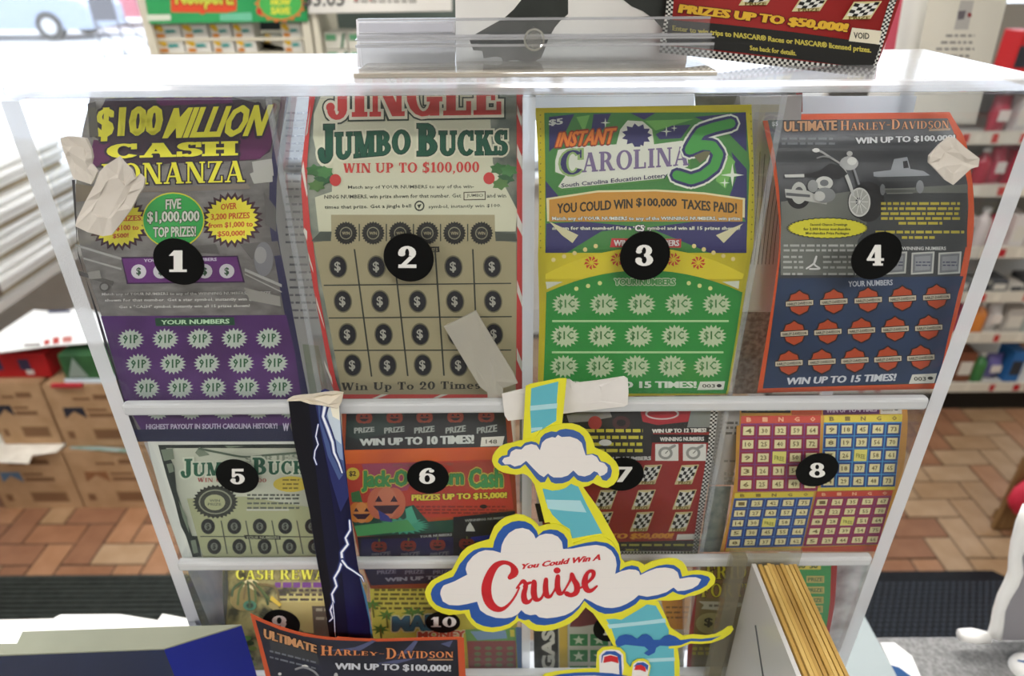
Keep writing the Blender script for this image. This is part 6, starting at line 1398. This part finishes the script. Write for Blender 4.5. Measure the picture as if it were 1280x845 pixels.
pal = [['#c8c2b6','#8fa6c8','#1d1d1c','#7a4a34','#3f7a44','#6a62a0','#2f6aa8','#d8d4cc','#26382c'], ['#d6c4c0','#c9c9c4','#c0506a','#d0803a','#d8d4d0','#b9b4ac','#b0b8b0'], ['#4c4e50','#6a6c6a','#8a8a84','#54565a','#c9c4ba'], ['#c8bcb8','#d8ccc8','#c44a5a','#d9d4d0'], ['#a8243a','#c43a54','#b83048','#d8c0c8','#6a2432','#c0344c'], ['#b8344c','#c9c4c0','#c04058','#a8b8b8'], ['#c02428','#d63a34','#d8502c','#4a4aa0','#c9a060','#8ab0b8','#b82430']]
cn = {'#c8c2b6':'cream','#8fa6c8':'light blue','#1d1d1c':'black','#7a4a34':'brown','#3f7a44':'green','#6a62a0':'violet','#2f6aa8':'blue','#26382c':'dark green'}
def cname(h):
    if h in cn: return cn[h]
    a, b, c = (int(h[i:i+2], 16) for i in (1, 3, 5))
    if max(a, b, c)-min(a, b, c) < 26: return 'white' if a > 190 else ('grey' if a > 90 else 'dark grey')
    if a > b and a > c: return 'orange' if b > 90 and c < 100 else ('pink' if c > 100 else 'red')
    return 'blue' if c > b else 'green'
NTH = ('first', 'second', 'third', 'fourth', 'fifth', 'sixth', 'seventh', 'eighth', 'ninth', 'tenth', 'eleventh', 'twelfth', 'thirteenth')
rg = random.Random(12)
for k, zz in enumerate(ZSH):
    top = (ZSH[k+1] if k < 6 else 1.50)-zz-.05
    x = X(1165, 400, YG); n = 0
    while x < X(1335, 300, YG):
        h = pal[k][n % len(pal[k])]; kind = ('box', 'bottle', 'bag')[(n+k) % 3] if k not in (2,) else ('tray' if n % 2 else 'box')
        w = rg.uniform(.05, .072); ht = min(top, rg.uniform(.11, .16)) if k != 2 else min(top, rg.uniform(.03, .06)); d = .09; y0 = YG+.012+rg.uniform(0, .02); zb0 = zz+.0122
        r = empty('shelf_'+kind, (x+w/2, y0+d/2, zb0), f'{cname(h)} {kind}, {NTH[n]} from the left on the {ordn[k]} shelf of the store shelving', kind, f'packets on the {ordn[k]} shelf')
        if kind in ('box', 'tray'):
            m = MB(); m.box(x, x+w, y0, y0+d, zb0, zb0+ht, mat(h, .45), .002); m.build('carton', r)
            m = MB(); m.box(x+.006, x+w-.006, y0-.0006, y0-.0001, zb0+ht*.25, zb0+ht*.7, mat('#d9d4c8' if n % 2 else '#31343a', .5)); m.build('front_label', r)
        elif kind == 'bottle':
            m = MB(); cx, cy = x+w/2, y0+w/2; V = []; F = []; prf = ((.48,0),(.5,.03),(.5,.62),(.4,.74),(.2,.82),(.2,.9)); nn = 12
            for q, hz in prf:
                for i in range(nn): V.append((cx+q*w*math.cos(2*math.pi*i/nn), cy+q*w*math.sin(2*math.pi*i/nn), zb0+hz*ht))
            for j in range(5):
                for i in range(nn): F.append((j*nn+i, j*nn+(i+1) % nn, (j+1)*nn+(i+1) % nn, (j+1)*nn+i))
            F.append(list(range(nn))[::-1]); m.add(V, F, mat(h, .25, .5)); m.build('bottle_body', r, smooth=True)
            m = MB(); m.tube([(cx, cy, zb0+.9*ht+.0003), (cx, cy, zb0+ht)], w*.23, mat('#d8d8d4')); m.build('bottle_cap', r)
        else:
            m = MB(); V = []; F = []
            for j in range(6):
                tt = j/5; dd = .028*math.sin(math.pi*min(1, max(0.02, tt)))+.003
                for i in range(8): a = 2*math.pi*i/8; V.append((x+w/2+w*.48*math.cos(a), y0+.035+dd*math.sin(a), zb0+ht*tt))
            for j in range(5):
                for i in range(8): F.append((j*8+i, j*8+(i+1) % 8, (j+1)*8+(i+1) % 8, (j+1)*8+i))
            F += [list(range(8))[::-1], list(range(40, 48))]
            m.add(V, F, mat(h, .3, .5)); m.build('pouch', r, smooth=True)
            m = MB(); m.box(x+w*.2, x+w*.8, y0-.001+.005, y0+.0062, zb0+ht*.35, zb0+ht*.65, mat('#e0d8d0', .4)); m.build('front_label', r)
        x += w+.006; n += 1
# ------------------------------------------------------------------ display stands behind the case
YD2 = 1.6
bx0, bx1 = X(176, 20, YD2), X(386, 20, YD2)
rk = empty('pack_display', ((bx0+bx1)/2, YD2+.12, 0), 'floor display rack with green header and white yellow packs behind the case', 'display rack')
cr_ = mat('#cfcab8', .5); gr_ = noisemat('green_header_card', '#2f9a58', '#38a562', 4, rough=.5)
zpx = lambda py, Y=YD2: at(280, py, Y).z
m = MB(); m.box(bx0, bx0+.018, YD2, YD2+.2, 0, zpx(-90), cr_); m.box(bx1-.018, bx1, YD2, YD2+.2, 0, zpx(-90), cr_); m.box(bx0+.0185, bx1-.0185, YD2+.185, YD2+.2, 0, zpx(-90), mat('#1c2226')); m.box(bx0+.0185, bx1-.0185, YD2+.01, YD2+.1845, 0, .5, cr_); m.build('frame', rk)
zrows = [zpx(86), zpx(66.5), zpx(48)]
for q in zrows:
    m = MB(); m.box(bx0+.0185, bx1-.0185, YD2+.01, YD2+.184, q-.006, q, cr_); m.build('shelf', rk)
t = Sheet('header', '', '', [(174,-90,383,-95),(177,-30,384,-33),(187,30,385,27)], Y=YD2-.003, paper=gr_, root=rk)
zh = Z(170, 0, 280, 1280); zh1 = Z(0, 0, 400, 1280)
t.poly([(190,-300),(580,-300),(575,60),(520,72),(400,72),(380,84),(360,72),(200,70)], '#d8502e', 'header_print', zh)
t.text('Newport!', 225,-60,50,560,-62,55, '#c9d24a', .04, z=zh, part='header_print', out='#b03a22', ow=.1)
t.poly([(270,-20),(490,-20),(490,10),(270,12)], '#b9c24c', 'header_print', zh)
t.poly(starp(825, 20, 150, 112, 18, .86), '#c9763a', 'header_print', zh); t.ell(825,20,122,88,'#4aae54','header_print',zh,28); t.text('SAVE', 770,40,82,885, col='#d8d84a', bold=.08, part='header_print', z=zh); t.text('NOW', 770,-8,30,885, col='#d8d84a', bold=.08, part='header_print', z=zh)
t.poly([(58,84),(198,82),(200,116),(64,120)], '#d5dccb', 'header_print', zh); t.poly([(480,80),(660,70),(665,120),(480,118)], '#6fbf9c', 'header_print', zh); t.ell(705,66,16,20,'#c23a2c','header_print',zh)
t.done()
PKW = mat('#d6d4cc', .45)
def pack(px0, px1, row, label, tilt=0.0, h=.066):
    xa, xb = X(px0, 55, YD2), X(px1, 55, YD2); zb0 = zrows[row]
    r = empty('cigarette_pack', ((xa+xb)/2, YD2+.05, zb0), label, 'pack', 'packs in the green headed rack'); y0 = YD2+.012
    m = MB(); m.box(xa, xb, y0, y0+.05, zb0+.0003, zb0+h, PKW, .001); a = m.build('carton', r)
    w = xb-xa; o = Vector((xa, y0, zb0)); u, v, n = Vector((1,0,0)), Vector((0,0,1)), Vector((0,-1,0))
    m = MB(); m.prism([o+u*p*w+v*q*h+n*.0012 for p, q in ((.04,.95),(.3,.95),(.42,.6),(.3,.4),(.04,.7))], -n*.0011, mat('#d0a82c')); m.build('yellow_mark', r)
    m = MB(); m.prism([o+u*p*w+v*q*h+n*.0012 for p, q in ((.42,.58),(.75,.62),(.85,.42),(.45,.36))], -n*.0011, mat('#2f8a84')); m.build('teal_mark', r)
    m = MB(); m.prism([o+u*p*w+v*q*h+n*.0012 for p, q in ((.1,.3),(.4,.3),(.4,.05),(.1,.05))], -n*.0011, mat('#c47a24')); m.build('orange_mark', r)
    r.rotation_euler = (0, tilt, 0)
w_ = .048
for row, nm2 in ((0, 'lowest visible'), (1, 'middle'), (2, 'upper')):
    for px0, px1, cnm in ((192,226,'first'), (228,260,'second'), (263,289,'third'), (292,317,'fourth'), (352,377,'last')):
        pack(px0, px1, row, f'white yellow teal pack, {cnm} from the left, {nm2} row of the green rack', h=(.030 if row < 2 else .028))
xa = X(321, 55, YD2); r = empty('cigarette_pack', (xa+.03, YD2+.05, zrows[1]), 'single white pack tilted sideways in the dark gap of the green headed rack', 'pack', 'packs in the green headed rack')
m = MB(); m.box(xa+.004, xa+.052, YD2+.03, YD2+.07, zrows[1]+.0125, zrows[1]+.032, PKW, .001); m.build('carton', r); m = MB(); m.box(xa+.004, xa+.016, YD2+.029, YD2+.0299, zrows[1]+.013, zrows[1]+.031, mat('#d0a82c')); m.build('yellow_mark', r)
r.rotation_euler = (0, math.radians(14), 0)
# second rack with the price card
cx0, cx1 = X(389, 20, YD2), X(640, 20, YD2)
rk2 = empty('pack_display', ((cx0+cx1)/2, YD2+.12, 0), 'second display rack with a white price card and green white cartons', 'display rack')
m = MB(); m.box(cx0, cx0+.012, YD2, YD2+.2, 0, zpx(-80), cr_); m.box(cx1-.012, cx1, YD2, YD2+.2, 0, zpx(-80), cr_); m.box(cx0+.0125, cx1-.0125, YD2+.185, YD2+.2, 0, zpx(-80), mat('#55605c')); m.build('frame', rk2)
m = MB(); m.box(cx0+.0125, cx1-.0125, YD2+.01, YD2+.184, zrows[0]-.006, zrows[0], cr_); m.build('shelf', rk2)
t = Sheet('price_card', '', '', [(383,-85,565,-90),(384,-30,565,-33),(386,17,565,14)], Y=YD2-.006, paper='#e2e0da', root=rk2)
zpz = Z(380, 0, 200, 1280); t.text('$3.05', -10,-75,72,325,-75,68, '#4a4a48', .02, z=zpz, part='price_print'); t.lines(400, 900, (-30, 0), 22, '#8d8a84', z=zpz, seed=2, word=60, part='small_print'); t.multi([[(400,-10),(430,-10),(415,14)],[(520,-10),(545,-10),(530,10)]], '#c24a44', 'price_print', zpz)
t.done()
for k in range(5):
    for j in range(2):
        a = cx0+.016+.052*k; zb0 = zrows[0]+.0003+.036*j
        r = empty('cigarette_carton', (a+.025, YD2+.06, zb0), f'pale green banded carton, {("first","second","third","fourth","fifth")[k]} from the left, {"upper" if j else "lower"} layer under the price card', 'carton', 'cartons under the price card')
        m = MB(); m.box(a, a+.049, YD2+.02, YD2+.1, zb0, zb0+.0345, mat('#d4d2c6', .5), .001); m.build('box', r)
        m = MB(); m.box(a+.004, a+.026, YD2+.0185, YD2+.0199, zb0+.018, zb0+.03, mat('#5f9a72')); m.build('green_band', r)
        m = MB(); m.prism([Vector((a+.034, YD2+.0199, zb0+.002)), Vector((a+.039, YD2+.0199, zb0+.002)), Vector((a+.047, YD2+.0199, zb0+.032)), Vector((a+.042, YD2+.0199, zb0+.032))], (0, -.0013, 0), mat('#2f6a4c')); m.build('slant_band', r)
# sign stand at the right
YS2 = .95
ss = empty('sign_stand', (X(1195, 60, YS2), YS2+.05, 0), 'cream sign with grey print on a thin stand behind the case at the right', 'sign')
m = MB(); px_ = X(1130, 120, YS2+.03); m.tube([(px_, YS2+.03, .012), (px_, YS2+.03, 1.9)], .008, mat('#d8d8d4'), 10); m.build('pole', ss)
m = MB(); m.tube([(px_, YS2+.03, 0), (px_, YS2+.03, .012)], .12, mat('#c9c9c4'), 24); m.build('base', ss)
t = Sheet('sign_board', '', '', [(1178,-80,1276,-80),(1161,0,1259,0),(1131,156,1219,156)], Y=YS2, paper=noisemat('cream_board', '#d6d2c4', '#dedacc', 4), root=ss)
zn = Z(1090, 0, 190, 1235); t.poly([(720,5),(830,5),(780,240),(665,240)], '#b3b0aa', 'printed_photo', zn); t.poly([(700,90),(765,85),(745,155),(695,160)], '#6a6468', 'printed_photo', zn); t.ell(792,122,18,20,'#8a3a3c','printed_photo',zn,10)
for s_, a, y, b in (('Try our 4 "Club', 600, 280, 835), ('MOST" Lunches', 560, 335, 815), ('always in Stock/Area', 520, 388, 830), ('you deserve our', 528, 445, 790), ('dollar or smoke', 515, 488, 785), ('"easy" tobaccos', 500, 545, 800)): t.lines(a, b, (y,), 20, '#8a8782', z=zn, seed=len(s_)+y, word=46, gap=.35)
t.done()
t = Sheet('tall_board', '', '', [(1131,-80,1186,-80),(1108,0,1166,0),(1078,156,1130,156)], Y=YS2+.012, paper=mat('#ecebe6', .4), root=ss)
t.poly([(1118,-40),(1135,-40),(1116,76),(1103,76)], '#d45a6c', 'pink_stripe'); t.poly([(1108,0),(1115,0),(1103,60),(1096,60)], '#c9b4d0', 'pink_stripe'); t.done()
# ------------------------------------------------------------------ outside the window
def car(label, x, y, c, L=4.4, nm='car'):
    r = empty(nm, (x+L/2, y, -.05), label, 'car'); W = 1.7; cm_ = mat(c, .3, .5); gm_ = mat('#4a5058', .1, .6)
    prof = [(0,.25),(0,.75),(.12,.85),(.9,.92),(1.35,1.38),(2.9,1.42),(3.5,.95),(4.25,.85),(4.4,.7),(4.4,.25)]
    m = MB(); m.prism([Vector((x+a*L/4.4, y, b-.05)) for a, b in prof], (0, W, 0), cm_); m.build('body', r)
    for a in ([(1.0,.93),(1.4,1.33),(2.0,1.35),(2.0,.93)], [(2.1,.93),(2.1,1.35),(2.85,1.36),(3.35,.95)]):
        m = MB(); m.prism([Vector((x+p*L/4.4, y-.005, q-.05)) for p, q in a], (0, -.01, 0), gm_); m.build('side_window', r)
    for a in (.85, 3.45):
        for yy in (y-.02, y+W-.18):
            m = MB(); m.tube([(x+a*L/4.4, yy, .27), (x+a*L/4.4, yy+.2, .27)], .31, mat('#2a2a2c'), 20); wl = m.build('wheel', r)
            m = MB(); m.tube([(x+a*L/4.4, yy-.01, .27), (x+a*L/4.4, yy-.001, .27)], .18, mat('#b5b7ba', .3), 16); m.build('hub', wl)
car('pale blue grey car parked outside beyond the window', at(-120, 40, 17.5).x, 17.5, '#8d9bb0')
car('pink red car parked farther outside beyond the window', at(62, 38, 21).x, 21, '#c06a78')
Yo = 12.5
sx0, sx1 = at(112, 10, Yo).x, at(142, 10, Yo).x
r = empty('pavement_sign', ((sx0+sx1)/2, Yo, -.05), 'dark sign board on a wire stand outside the window', 'sign')
m = MB(); m.box(sx0, sx1, Yo, Yo+.04, at(120, 26, Yo).z, 2.0, mat('#4a4c55')); m.build('board', r)
m = MB(); zz0 = at(120, 26, Yo).z; wr = mat('#3c3e48')
for p in (((sx0,Yo+.02,zz0),(sx0,Yo+.02,-.04)), ((sx1,Yo+.02,zz0),(sx1,Yo+.02,-.04)), ((sx0,Yo+.02,.55),(sx1+.5,Yo+.02,.5)), ((sx0,Yo+.02,.2),(sx1+.5,Yo+.02,.2)), ((sx0,Yo+.02,zz0),(sx1,Yo+.02,.2)), ((sx1+.4,Yo+.02,1.1),(sx1+.5,Yo+.02,-.04)), ((sx1+.1,Yo+.02,.8),(sx1+.5,Yo+.02,.2))): m.tube(p, .014, wr, 6)
o = m.build('wire_stand', r); o['kind'] = 'stuff'
bpy.data.objects.remove(_curo); bpy.data.curves.remove(_cur)
